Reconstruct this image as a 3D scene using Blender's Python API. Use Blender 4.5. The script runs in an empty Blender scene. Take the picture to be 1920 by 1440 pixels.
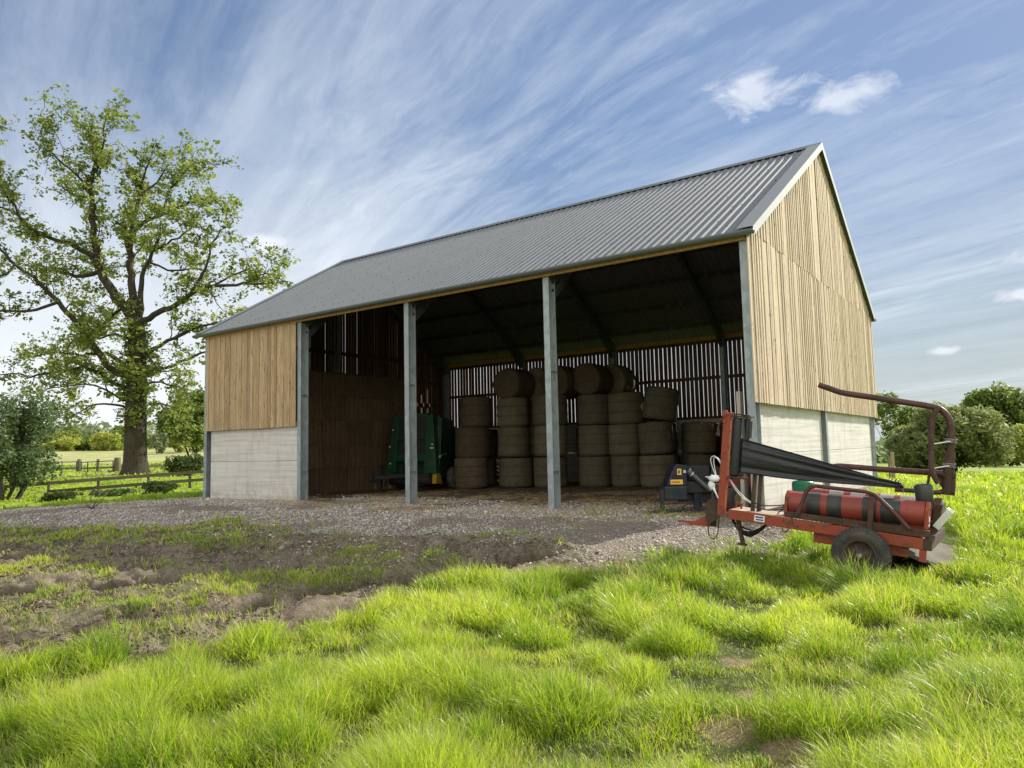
import bpy, math, random
import numpy as np
from mathutils import Vector, Matrix

random.seed(7)
rng = np.random.default_rng(11)
scene = bpy.context.scene
COL = scene.collection
PI = math.pi
CAM = np.array([4.66144, -14.89592, 1.43384])
RH = np.array([0.81233, 0.58320]); FH = np.array([-0.58320, 0.81233])   # camera's right / forward on the ground
SUN_DIR = Vector((0.387, 0.922, 0.0)).normalized()
SUN_EL = math.radians(33)

# ------------------------------------------------------------------ mesh builder
class MB:
    def __init__(s):
        s.v = []; s.f = []; s.r = []; s.m = []; s.s = []; s.rnd = 0.5; s.mi = 0; s.smooth = False
    def add(s, vs, fs, smooth=None):
        o = len(s.v)
        s.v += [tuple(v) for v in vs]; s.r += [s.rnd] * len(vs)
        sm = s.smooth if smooth is None else smooth
        for f in fs:
            s.f.append([i + o for i in f]); s.m.append(s.mi); s.s.append(sm)
    def box(s, x0, x1, y0, y1, z0, z1):
        s.add([(x0,y0,z0),(x1,y0,z0),(x1,y1,z0),(x0,y1,z0),(x0,y0,z1),(x1,y0,z1),(x1,y1,z1),(x0,y1,z1)],
              [(0,3,2,1),(4,5,6,7),(0,1,5,4),(1,2,6,5),(2,3,7,6),(3,0,4,7)], False)
    def hexa(s, p):   # eight corners in box order
        s.add(p, [(0,3,2,1),(4,5,6,7),(0,1,5,4),(1,2,6,5),(2,3,7,6),(3,0,4,7)], False)
    def beam(s, p, q, w, h, up=(0,0,1)):
        p = Vector(p); q = Vector(q); d = (q - p).normalized(); u = Vector(up)
        a = d.cross(u).normalized(); b = a.cross(d).normalized()
        a *= w/2; b *= h/2
        s.hexa([p-a-b, p+a-b, q+a-b, q-a-b, p-a+b, p+a+b, q+a+b, q-a+b])
    def tube(s, path, r, n=10, cap=True, smooth=True):
        P = [Vector(p) for p in path]; k = len(P)
        R = r if hasattr(r, '__len__') else [r]*k
        t0 = (P[1]-P[0]).normalized()
        u = t0.orthogonal().normalized()
        vs = []
        for i in range(k):
            t = (P[min(i+1,k-1)] - P[max(i-1,0)]).normalized()
            u = (u - t*u.dot(t)); u = u.normalized() if u.length > 1e-6 else t.orthogonal().normalized()
            w = t.cross(u)
            for j in range(n):
                a = 2*PI*j/n
                vs.append(P[i] + (u*math.cos(a) + w*math.sin(a))*R[i])
        fs = [(i*n+j, i*n+(j+1)%n, (i+1)*n+(j+1)%n, (i+1)*n+j) for i in range(k-1) for j in range(n)]
        s.add(vs, fs, smooth)
        if cap:
            s.add(vs[:n], [tuple(range(n-1,-1,-1))], False); s.add(vs[-n:], [tuple(range(n))], False)
    def cyl(s, p, q, r, n=20, smooth=True): s.tube([p, q], r, n, True, smooth)
    def lathe(s, prof, n=32, M=None, smooth=True, closed=False):
        # profile of (radius, height) about local z
        k = len(prof); vs = []
        for (r, z) in prof:
            for j in range(n):
                a = 2*PI*j/n; v = Vector((r*math.cos(a), r*math.sin(a), z))
                vs.append(M @ v if M is not None else v)
        kk = k if closed else k-1
        fs = [(i*n+j, i*n+(j+1)%n, ((i+1)%k)*n+(j+1)%n, ((i+1)%k)*n+j) for i in range(kk) for j in range(n)]
        s.add(vs, fs, smooth)
    def prism(s, poly, axis, a0, a1):
        # polygon in the two other axes, extruded along axis ('x','y','z')
        n = len(poly)
        def P(u, v, a): return {'x': (a,u,v), 'y': (u,a,v), 'z': (u,v,a)}[axis]
        vs = [P(u,v,a0) for u,v in poly] + [P(u,v,a1) for u,v in poly]
        s.add(vs, [tuple(range(n-1,-1,-1)), tuple(range(n,2*n))] + [(i,(i+1)%n,n+(i+1)%n,n+i) for i in range(n)], False)
    def build(s, name, mats, parent=None, fixnormals=True):
        me = bpy.data.meshes.new(name)
        me.from_pydata([tuple(v) for v in s.v], [], s.f); 
        for m in (mats if isinstance(mats, (list, tuple)) else [mats]): me.materials.append(m)
        me.polygons.foreach_set('material_index', s.m); me.polygons.foreach_set('use_smooth', s.s)
        at = me.attributes.new('rnd', 'FLOAT', 'POINT'); at.data.foreach_set('value', s.r)
        if fixnormals:
            import bmesh
            bm = bmesh.new(); bm.from_mesh(me); bmesh.ops.recalc_face_normals(bm, faces=bm.faces); bm.to_mesh(me); bm.free()
        me.update()
        o = bpy.data.objects.new(name, me); COL.objects.link(o)
        if parent is not None: o.parent = parent
        return o

def raw_mesh(name, V, loops, starts, mats, attrs=None, parent=None, smooth=False):
    """fast mesh from numpy arrays"""
    me = bpy.data.meshes.new(name)
    me.vertices.add(len(V)); me.vertices.foreach_set('co', np.ascontiguousarray(V, dtype=np.float32).ravel())
    me.loops.add(len(loops)); me.loops.foreach_set('vertex_index', loops.astype(np.int32))
    me.polygons.add(len(starts)); me.polygons.foreach_set('loop_start', starts.astype(np.int32))
    if smooth: me.polygons.foreach_set('use_smooth', np.ones(len(starts), dtype=bool))
    for k, a in (attrs or {}).items():
        at = me.attributes.new(k, 'FLOAT', 'POINT'); at.data.foreach_set('value', np.ascontiguousarray(a, dtype=np.float32))
    for m in (mats if isinstance(mats, (list, tuple)) else [mats]): me.materials.append(m)
    me.update(calc_edges=True)
    o = bpy.data.objects.new(name, me); COL.objects.link(o)
    if parent is not None: o.parent = parent
    return o

def tag(o, label=None, cat=None, group=None, kind=None):
    if label: o['label'] = label
    if cat: o['category'] = cat
    if group: o['group'] = group
    if kind: o['kind'] = kind
    return o
def empty(name, loc, label, cat, group=None, rot=(0,0,0)):
    o = bpy.data.objects.new(name, None); COL.objects.link(o); o.location = loc; o.rotation_euler = rot
    o.empty_display_size = 0.2
    return tag(o, label, cat, group)

# ------------------------------------------------------------------ numpy noise
_perm = np.random.default_rng(3).permutation(512).astype(np.int64)
def _hash(i, j, s): return _perm[(_perm[(i + s*31) & 511] + j) & 511] / 511.0
def vnoise(x, y, s=0):
    xi = np.floor(x).astype(np.int64); yi = np.floor(y).astype(np.int64)
    fx = x - xi; fy = y - yi; fx = fx*fx*(3-2*fx); fy = fy*fy*(3-2*fy)
    a = _hash(xi, yi, s); b = _hash(xi+1, yi, s); c = _hash(xi, yi+1, s); d = _hash(xi+1, yi+1, s)
    return (a*(1-fx)+b*fx)*(1-fy) + (c*(1-fx)+d*fx)*fy
def fbm(x, y, s=0, o=4):
    t = 0; a = .5; n = 0
    for k in range(o):
        t = t + a*vnoise(x*2**k + 17.3*k, y*2**k - 9.1*k, s+k); n += a; a *= .5
    return t/n
def smooth(a, b, x):
    t = np.clip((x-a)/(b-a), 0, 1); return t*t*(3-2*t)
def poly_sd(px, py, poly):
    """signed distance to a polygon, negative inside"""
    d = np.full(px.shape, 1e9); ins = np.zeros(px.shape, bool); n = len(poly)
    for i in range(n):
        x0, y0 = poly[i]; x1, y1 = poly[(i+1) % n]
        ex, ey = x1-x0, y1-y0; wx, wy = px-x0, py-y0
        t = np.clip((wx*ex+wy*ey)/(ex*ex+ey*ey), 0, 1)
        d = np.minimum(d, (wx-ex*t)**2 + (wy-ey*t)**2)
        c = ((y0 > py) != (y1 > py)) & (px < (x1-x0)*(py-y0)/(y1-y0+1e-12)+x0)
        ins ^= c
    d = np.sqrt(d); return np.where(ins, -d, d)
def line_d(px, py, pts):
    d = np.full(px.shape, 1e9)
    for (x0, y0), (x1, y1) in zip(pts[:-1], pts[1:]):
        ex, ey = x1-x0, y1-y0; wx, wy = px-x0, py-y0
        t = np.clip((wx*ex+wy*ey)/(ex*ex+ey*ey), 0, 1)
        d = np.minimum(d, (wx-ex*t)**2 + (wy-ey*t)**2)
    return np.sqrt(d)

# ------------------------------------------------------------------ node helpers
class NT:
    def __init__(s, name):
        s.mat = bpy.data.materials.new(name); s.mat.use_nodes = True; s.t = s.mat.node_tree; s.t.nodes.clear()
        s.out = s.n('ShaderNodeOutputMaterial')
    def n(s, typ, **kw):
        nd = s.t.nodes.new(typ)
        for k, v in kw.items(): setattr(nd, k, v)
        return nd
    def put(s, sock, v):
        if v is None: return
        if isinstance(v, bpy.types.NodeSocket): s.t.links.new(v, sock)
        elif isinstance(v, (tuple, list)) and len(v) == 3 and sock.type == 'RGBA': sock.default_value = (*v, 1)
        else: sock.default_value = v
    def attr(s, name): return s.n('ShaderNodeAttribute', attribute_name=name).outputs['Fac']
    def obj(s): return s.n('ShaderNodeTexCoord').outputs['Object']
    def pos(s): return s.n('ShaderNodeNewGeometry').outputs['Position']
    def objrnd(s): return s.n('ShaderNodeObjectInfo').outputs['Random']
    def map(s, vec, scale=(1,1,1), loc=(0,0,0), rot=(0,0,0)):
        m = s.n('ShaderNodeMapping'); s.put(m.inputs['Vector'], vec); s.put(m.inputs['Scale'], scale); s.put(m.inputs['Location'], loc); s.put(m.inputs['Rotation'], rot)
        return m.outputs[0]
    def noise(s, vec, scale, detail=4, rough=.55, dist=0):
        m = s.n('ShaderNodeTexNoise'); s.put(m.inputs['Vector'], vec); s.put(m.inputs['Scale'], scale); s.put(m.inputs['Detail'], detail)
        s.put(m.inputs['Roughness'], rough); s.put(m.inputs['Distortion'], dist); return m.outputs[0]
    def voro(s, vec, scale, feat='F1', out='Distance'):
        m = s.n('ShaderNodeTexVoronoi', feature=feat); s.put(m.inputs['Vector'], vec); s.put(m.inputs['Scale'], scale); return m.outputs[out]
    def math(s, op, a, b=None, c=None):
        m = s.n('ShaderNodeMath', operation=op); s.put(m.inputs[0], a); s.put(m.inputs[1], b); s.put(m.inputs[2], c); return m.outputs[0]
    def vmath(s, op, a, b=None):
        m = s.n('ShaderNodeVectorMath', operation=op); s.put(m.inputs[0], a); s.put(m.inputs[1], b); return m.outputs[0]
    def ramp(s, fac, stops, interp='LINEAR'):
        m = s.n('ShaderNodeValToRGB'); s.put(m.inputs[0], fac); e = m.color_ramp.elements; m.color_ramp.interpolation = interp
        while len(e) < len(stops): e.new(.5)
        for k, (p, c) in enumerate(stops):
            e[k].position = p; e[k].color = (*(c if isinstance(c, (tuple, list)) else (c,c,c)), 1)
        return m.outputs[0]
    def mr(s, v, a, b, c=0., d=1.):
        m = s.n('ShaderNodeMapRange'); s.put(m.inputs[0], v)
        for i, x in enumerate((a,b,c,d)): s.put(m.inputs[1+i], x)
        return m.outputs[0]
    def mix(s, fac, a, b, typ='MIX'):
        m = s.n('ShaderNodeMix', data_type='RGBA', blend_type=typ); s.put(m.inputs[0], fac); s.put(m.inputs[6], a); s.put(m.inputs[7], b); return m.outputs[2]
    def bump(s, h, strength=.3, dist=.02):
        m = s.n('ShaderNodeBump'); s.put(m.inputs['Height'], h); s.put(m.inputs['Strength'], strength); s.put(m.inputs['Distance'], dist); return m.outputs[0]
    def sep(s, v):
        m = s.n('ShaderNodeSeparateXYZ'); s.put(m.inputs[0], v); return m.outputs
    def comb(s, x=0., y=0., z=0.):
        m = s.n('ShaderNodeCombineXYZ'); s.put(m.inputs[0], x); s.put(m.inputs[1], y); s.put(m.inputs[2], z); return m.outputs[0]
    def bsdf(s, color, rough=.7, metal=0., normal=None, spec=None):
        b = s.n('ShaderNodeBsdfPrincipled'); s.put(b.inputs['Base Color'], color); s.put(b.inputs['Roughness'], rough); s.put(b.inputs['Metallic'], metal)
        if normal is not None: s.put(b.inputs['Normal'], normal)
        if spec is not None: s.put(b.inputs['Specular IOR Level'], spec)
        return b.outputs[0]
    def done(s, shader): s.t.links.new(shader, s.out.inputs[0]); return s.mat

# ------------------------------------------------------------------ materials
def m_wood(name, pale, mid, dark, knots=True, grey=(.30,.27,.22), contrast=1.):
    t = NT(name); r = t.attr('rnd')
    p = t.vmath('ADD', t.obj(), t.comb(t.math('MULTIPLY', r, 91.), t.math('MULTIPLY', r, 37.), t.math('MULTIPLY', r, 53.)))
    g = t.noise(t.map(p, (30, 30, 1.1)), 1.6, 5, .6, .8)
    fine = t.noise(t.map(p, (120, 120, 2.5)), 1.5, 3, .6)
    c = t.ramp(g, [(.36, dark), (.48, mid), (.63, pale)])
    c = t.mix(t.math('MULTIPLY', fine, .35), c, t.mix(.5, c, dark), 'MIX')
    tone = t.math('FRACT', t.math('MULTIPLY', r, 17.3))
    c = t.mix(contrast, c, t.ramp(tone, [(0, (.56,.53,.48)), (.25, (.84,.82,.78)), (.6, (1.,1.,.98)), (1, (1.18,1.16,1.12))]), 'MULTIPLY')
    wash = t.noise(t.map(p, (1.2, 1.2, .35)), 1.2, 3)
    c = t.mix(t.mr(wash, .45, .8, 0, .45), c, grey)
    if knots:
        v = t.voro(t.map(p, (10, 10, 3.4)), 1.0)
        k = t.mr(v, .08, .19, .9, 0)
        c = t.mix(k, c, (dark[0]*.35, dark[1]*.3, dark[2]*.28))
    return t.done(t.bsdf(c, .78, 0, t.bump(g, .25, .01), .3))
def m_concrete():
    t = NT('precast_concrete'); p = t.obj()
    band = t.noise(t.map(p, (.35, .35, 9)), 1.0, 4, .6, .3)
    c = t.ramp(band, [(.3, (.47,.46,.42)), (.5, (.60,.59,.55)), (.7, (.66,.65,.61))])
    st = t.noise(t.map(p, (2.2, 2.2, .5)), 1.7, 6, .65)
    c = t.mix(t.mr(st, .5, .72, 0, .6), c, (.40,.38,.33)); al = t.noise(t.map(p, (4, 4, 1.2)), 2, 6, .7)
    c = t.mix(t.mr(al, .58, .72, 0, .4), c, (.27,.28,.20))
    form = t.math('SINE', t.math('ADD', t.math('MULTIPLY', t.sep(p)[2], 42.), t.math('MULTIPLY', band, 5.)))
    c = t.mix(t.mr(form, .86, 1., 0, .22), c, (.33,.31,.28))
    low = t.mr(t.noise(p, 3, 4), .35, .8, 0, .6)
    zz = t.sep(p)[2]
    c = t.mix(t.math('MULTIPLY', low, t.mr(zz, .05, .6, 1.3, 0)), c, (.33,.265,.19))
    fine = t.noise(p, 60, 3)
    c = t.mix(.15, c, t.ramp(fine, [(.3, .25), (.7, .8)]), 'OVERLAY')
    return t.done(t.bsdf(c, .85, 0, t.bump(t.math('ADD', band, t.math('MULTIPLY', fine, .3)), .35, .012), .3))
def m_galv(name='galvanised_steel', a=(.25,.29,.30), b=(.36,.41,.42), metal=.35, rough=.5, sc=9):
    t = NT(name); p = t.pos()
    n = t.voro(t.map(p, (1, 1, .6)), sc, 'F1', 'Color'); n2 = t.noise(t.map(p, (1, 1, .25)), 3, 5)
    f = t.math('ADD', t.math('MULTIPLY', t.sep(n)[0], .4), t.math('MULTIPLY', n2, .6))
    c = t.ramp(f, [(.25, a), (.7, b)])
    d = t.noise(t.map(p, (3, 3, .5)), 2.3, 5)
    c = t.mix(t.mr(d, .55, .8, 0, .45), c, (.33,.30,.26))
    return t.done(t.bsdf(c, t.mr(n2, .3, .7, rough-.08, rough+.15), metal))
def m_paint(name, base, rust=(.13,.06,.035), amt=.5, rough=.5, spec=.4, scale=6, fade=(1.15,1.0,.95)):
    t = NT(name); p = t.obj()
    n = t.noise(p, scale, 6, .65); n2 = t.noise(p, scale*6, 4, .6)
    f = t.math('ADD', t.math('MULTIPLY', n, .75), t.math('MULTIPLY', n2, .25))
    c = t.mix(t.noise(p, 2.2, 3), base, tuple(min(1, base[i]*fade[i]) for i in range(3)))
    k = t.mr(f, .66-.3*amt, .74-.26*amt, 0, 1)
    c = t.mix(k, c, t.mix(n2, rust, tuple(x*.45 for x in rust)))
    grime = t.mr(t.noise(p, 3.1, 5), .45, .75, 0, .4)
    c = t.mix(grime, c, (.09,.075,.06))
    return t.done(t.bsdf(c, t.math('ADD', rough, t.math('MULTIPLY', k, .3)), 0, t.bump(f, .15, .004), spec))
def m_plain(name, c0, c1, rough=.6, scale=8, spec=.4, bump=.1, metal=0., dust=None):
    t = NT(name); p = t.obj(); n = t.noise(p, scale, 5, .6)
    c = t.mix(n, c0, c1)
    if dust: c = t.mix(t.mr(t.noise(p, scale*.4, 5, .65), .42, .75, 0, .8), c, dust)
    return t.done(t.bsdf(c, rough, metal, t.bump(n, bump, .01), spec))
def m_hay(name, a, b, dk, net=True, sc=1.0):
    t = NT(name); p = t.obj(); r = t.objrnd()
    p2 = t.vmath('ADD', p, t.comb(t.math('MULTIPLY', r, 40.), t.math('MULTIPLY', r, 13.), 0.))
    n = t.noise(t.map(p2, (14, 14, 40)), 1.3*sc, 5, .7, .6); n3 = t.noise(p2, 3, 4)
    c = t.ramp(n, [(.3, dk), (.5, a), (.72, b)])
    c = t.mix(t.mr(n3, .4, .75, 0, .5), c, dk)
    c = t.mix(1, c, t.ramp(r, [(0, (.75,.75,.75)), (1, (1.1,1.06,1.0))]), 'MULTIPLY')
    if net:
        z = t.sep(p2)[2]
        w = t.math('ADD', z, t.math('MULTIPLY', n3, .05))
        s = t.math('SINE', t.math('MULTIPLY', w, 17.)); c = t.mix(t.mr(s, .75, 1, 0, .55), c, dk)
    return t.done(t.bsdf(c, .9, 0, t.bump(n, .6, .03), .15))
def m_leaf(name, dark, light, trans=.4, gloss=.25, tcol=None):
    t = NT(name); r = t.attr('rnd')
    c = t.mix(r, dark, light)
    n = t.noise(t.pos(), .9, 2); c = t.mix(t.mr(n, .35, .7, 0, .35), c, tuple(x*.6 for x in dark))
    tc = t.mix(r, tcol or tuple(min(1, x*1.5) for x in dark), tuple(min(1, x*1.7) for x in (tcol or light)))
    d = t.bsdf(c, .5, 0, None, gloss)
    tr = t.n('ShaderNodeBsdfTranslucent'); t.put(tr.inputs[0], tc)
    mx = t.n('ShaderNodeMixShader'); mx.inputs[0].default_value = trans
    t.t.links.new(d, mx.inputs[1]); t.t.links.new(tr.outputs[0], mx.inputs[2])
    return t.done(mx.outputs[0])
def m_bark(name, a, b, moss=None):
    t = NT(name); p = t.obj()
    n = t.noise(t.map(p, (3, 3, .7)), 2.0, 6, .65, .5); v = t.voro(t.map(p, (6, 6, 1.1)), 1.6)
    c = t.mix(n, a, b); c = t.mix(t.mr(v, .1, .45, .7, 0), c, tuple(x*.4 for x in a))
    if moss: c = t.mix(t.mr(t.noise(p, 1.2, 4), .5, .7, 0, .6), c, moss)
    return t.done(t.bsdf(c, .92, 0, t.bump(v, .6, .05), .15))
# ------------------------------------------------------------------ terrain
GRAVEL = [(-75,-24),(-50,-13),(-27,-6.2),(-22.5,-4.6),(-20.4,-2.4),(-19.7,-0.2),(-19.6,13.2),(0.9,13.2),(1.0,-1.0),(0.85,-2.6),(0.2,-4.2),(-0.9,-4.8),
          (-1.9,-4.4),(-3.7,-4.4),(-6.1,-4.6),(-8.4,-4.9),(-11.5,-4.6),(-13.9,-6.0),(-17.6,-7.2),(-30,-12),(-60,-26)]
MUD = [(-60,-26),(-30,-12),(-17.6,-7.0),(-13.9,-5.8),(-11.5,-4.4),(-8.4,-4.6),(-6.1,-4.4),(-3.7,-4.2),(-1.9,-4.2),(-0.9,-4.6),(-0.35,-5.3),(-0.35,-6.6),
       (-0.9,-7.0),(-1.7,-6.8),(-2.2,-7.3),(-2.1,-8.2),(-1.5,-9.2),(-1.45,-10.0),(-1.8,-10.8),(-2.4,-11.6),(-2.8,-12.4),(-5,-15.5),(-14,-22),(-40,-34)]
RUT_A = [(-12,-16),(-9.2,-13.0),(-7.0,-10.8),(-5.7,-9.4),(-5.05,-8.2),(-4.4,-6.8),(-3.7,-5.0)]
RUT_B = [(-6.5,-15.5),(-4.6,-12.8),(-3.6,-11.0),(-3.1,-9.6),(-2.95,-8.3),(-2.55,-7.0),(-1.9,-5.4)]
RUT_C = [(-15,-13),(-11,-9.6),(-8.6,-7.6),(-6.8,-5.8),(-5.6,-4.2)]
STRIP1 = [(-22,-8.9),(-17.5,-7.7),(-14.5,-6.9),(-12,-5.6),(-9.6,-5.3)]
STRIP2 = [(-8,-13.5),(-5.9,-11.2),(-4.9,-10.0),(-4.3,-8.9),(-3.65,-8.0),(-3.25,-7.0),(-2.95,-6.2)]
BARE = [((0.25,-6.25),.34),((0.75,-6.35),.22),((2.25,-6.1),.2),((2.75,-5.95),.2),((2.9,-10.15),.2),((3.45,-10.6),.2),((2.45,-8.6),.22),((2.75,-9.3),.16),((2.6,-7.6),.16),
        ((4.25,-9.35),.3),((3.5,-6.4),.3),((3.3,-10.25),.15),((1.3,-7.7),.12),((4.6,-7.0),.25),((-0.1,-5.7),.2)]
def barn_d(x, y):
    dx = np.maximum(np.maximum(-20.6-x, x-0.9), 0); dy = np.maximum(np.maximum(-1.2-y, y-13.6), 0)
    return np.sqrt(dx*dx+dy*dy)
def line_s(px, py, pts):
    """distance run along a polyline (for the tyre cleat marks)"""
    best = np.full(px.shape, 1e9); s = np.zeros(px.shape); run = 0
    for (x0, y0), (x1, y1) in zip(pts[:-1], pts[1:]):
        ex, ey = x1-x0, y1-y0; L = math.hypot(ex, ey)
        t = np.clip(((px-x0)*ex+(py-y0)*ey)/(L*L), 0, 1); d = (px-x0-ex*t)**2+(py-y0-ey*t)**2
        s = np.where(d < best, run+t*L, s); best = np.minimum(best, d); run += L
    return s
def ruts(x, y):
    wob = (fbm(x*.9, y*.9, 40, 3)-.5)*.18 + (fbm(x*4, y*4, 42, 3)-.5)*.10
    z = 0
    for R, d0, w in ((RUT_A, .27, .36), (RUT_B, .26, .38), (RUT_C, .2, .36)):
        d = line_d(x, y, R) + wob
        z = z - d0*smooth(w*1.14, w*.88, d) - .05*smooth(w, w*.6, d)*(np.sin(line_s(x, y, R)*15+d*6) > .1) + d0*.38*np.exp(-((d-w*2.0)/(w*.75))**2)
    return z
def rutmask(x, y):
    wob = (fbm(x*.9, y*.9, 40, 3)-.5)*.18 + (fbm(x*4, y*4, 42, 3)-.5)*.10; r = 0*x
    for R, w in ((RUT_A, .36), (RUT_B, .38), (RUT_C, .36)): r = np.maximum(r, smooth(w*1.2, w*.95, line_d(x, y, R)+wob))
    return r
def mudmask(x, y):
    return smooth(.25, -.35, poly_sd(x, y, MUD) + (fbm(x*1.3, y*1.3, 21, 4)-.5)*1.1)
def gravelmask(x, y):
    return smooth(.35, -.45, poly_sd(x, y, GRAVEL) + (fbm(x*1.1, y*1.1, 22, 4)-.5)*1.5)
def baremask(x, y):
    n = (fbm(x*2.2, y*2.2, 31, 4)-.5)
    b = 0*x
    for (c, r) in BARE:
        b = np.maximum(b, smooth(1.25, .6, np.hypot(x-c[0], y-c[1])/(r*.78) + n*1.9))
    return b
def height(x, y, detail=True):
    x = np.asarray(x, float); y = np.asarray(y, float)
    rx, ry = x-CAM[0], y-CAM[1]
    s = rx*RH[0]+ry*RH[1]; f = rx*FH[0]+ry*FH[1]; d = np.hypot(rx, ry)
    left = np.where(d > 48, .23+(d-48)*.024, np.interp(d, [0, 20, 27, 33, 40, 48], [-.4,-.36,-.2,-.3,-.02,.23]))
    left = np.minimum(left, 5.)
    right = -.4-.0185*np.maximum(d-15, 0); right = np.maximum(right, -4.2)
    k = smooth(-10, 16, s + 0*d)
    front = smooth(4, -6, f)                       # behind the viewer: level
    z = left*(1-k)+right*k; z = z*(1-front) + -.4*front
    z = z + (fbm(x*.16, y*.16, 5, 3)-.5)*.28*smooth(3, 16, barn_d(x, y))
    bd = barn_d(x, y)
    pad = smooth(6.2, .3, bd)
    z = z*(1-pad)
    wp = smooth(1.6, .2, np.maximum(np.maximum(.7-x, x-3.7), np.maximum(-4.8-y, y+1.2)))   # where the wrapper stands
    z = z*(1-wp) + wp*(-.34-.10*smooth(.4, 2.6, x))
    # the stoned track leaves the yard level to the left
    tr = smooth(1.0, -3, poly_sd(x, y, GRAVEL))*smooth(-16, -24, x)
    z = z*(1-tr) + tr*(-.12-.004*np.maximum(d-22, 0))
    if detail:
        m = mudmask(x, y); g = gravelmask(x, y)
        near = smooth(40, 20, d)
        z = z + m*near*(ruts(x, y) + (1-.75*rutmask(x, y))*((fbm(x*2.2, y*2.2, 8, 3)-.5)*.13 + (fbm(x*5.5, y*5.5, 12, 3)-.5)*.17 + (fbm(x*11, y*11, 18, 2)-.5)*.075 - np.abs(fbm(x*4.1, y*4.1, 16, 3)-.5)*.22+.03))
        z = z - m*.16*np.exp(-(((x+5.0)*.8+(y+6.7)*.6)/.75)**2-(((y+6.7)*.8-(x+5.0)*.6)/.30)**2)
        gg = (1-m)*(1-g)
        inside = smooth(.4, .0, bd)
        z = z + gg*near*(fbm(x*1.6, y*1.6, 9, 3)-.5)*.17*(1-inside)
        z = z + g*near*((fbm(x*1.4, y*1.4, 10, 3)-.5)*.09*(1-.7*inside) + (fbm(x*9, y*9, 14, 2)-.5)*.035)
    return z

def axis(lo, hi, step, far, ratio=1.14):
    a = list(np.arange(lo, hi+1e-6, step)); s = step; v = hi
    while v < far: s *= ratio; v += s; a.append(v)
    s = step; v = lo; b = []
    while v > -far: s *= ratio; v -= s; b.append(v)
    return np.array(b[::-1]+a)
gx = axis(-15, 6.5, .048, 900); gy = axis(-14, 1.0, .042, 900)
GX, GY = np.meshgrid(gx, gy); X = GX.ravel(); Y = GY.ravel(); Z = height(X, Y)
nx, ny = len(gx), len(gy)
ii = (np.arange(ny-1)[:, None]*nx + np.arange(nx-1)[None, :]).ravel()
loops = np.stack([ii, ii+1, ii+nx+1, ii+nx], 1).ravel()
mm = mudmask(X, Y); gm = gravelmask(X, Y); bm_ = baremask(X, Y)
inb = smooth(.6, -.8, np.maximum(np.maximum(-19.3-X, X-.1), np.maximum(.2-Y, Y-12.7)) + (fbm(X*.8, Y*.8, 50, 3)-.5)*2.2)
sparse = np.maximum(smooth(1.7, .6, line_d(X, Y, STRIP1) + (fbm(X, Y, 51, 3)-.5)*1.4), smooth(.5, .15, line_d(X, Y, STRIP2) + (fbm(X*1.5, Y*1.5, 52, 3)-.5)*.8))
def straw_f(x, y):   # the pale dry edge of the stone, left
    return smooth(1.1, .2, np.abs(poly_sd(x, y, GRAVEL)) + (fbm(x*.7, y*.7, 53, 3)-.35)*1.4)*smooth(-19.5, -20.5, x)*smooth(-8.5, -7, y)
rx, ry = X-CAM[0], Y-CAM[1]; dd = np.hypot(rx, ry); ss = rx*RH[0]+ry*RH[1]
meadow = smooth(46, 60, dd)*smooth(-2, -14, ss)

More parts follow.
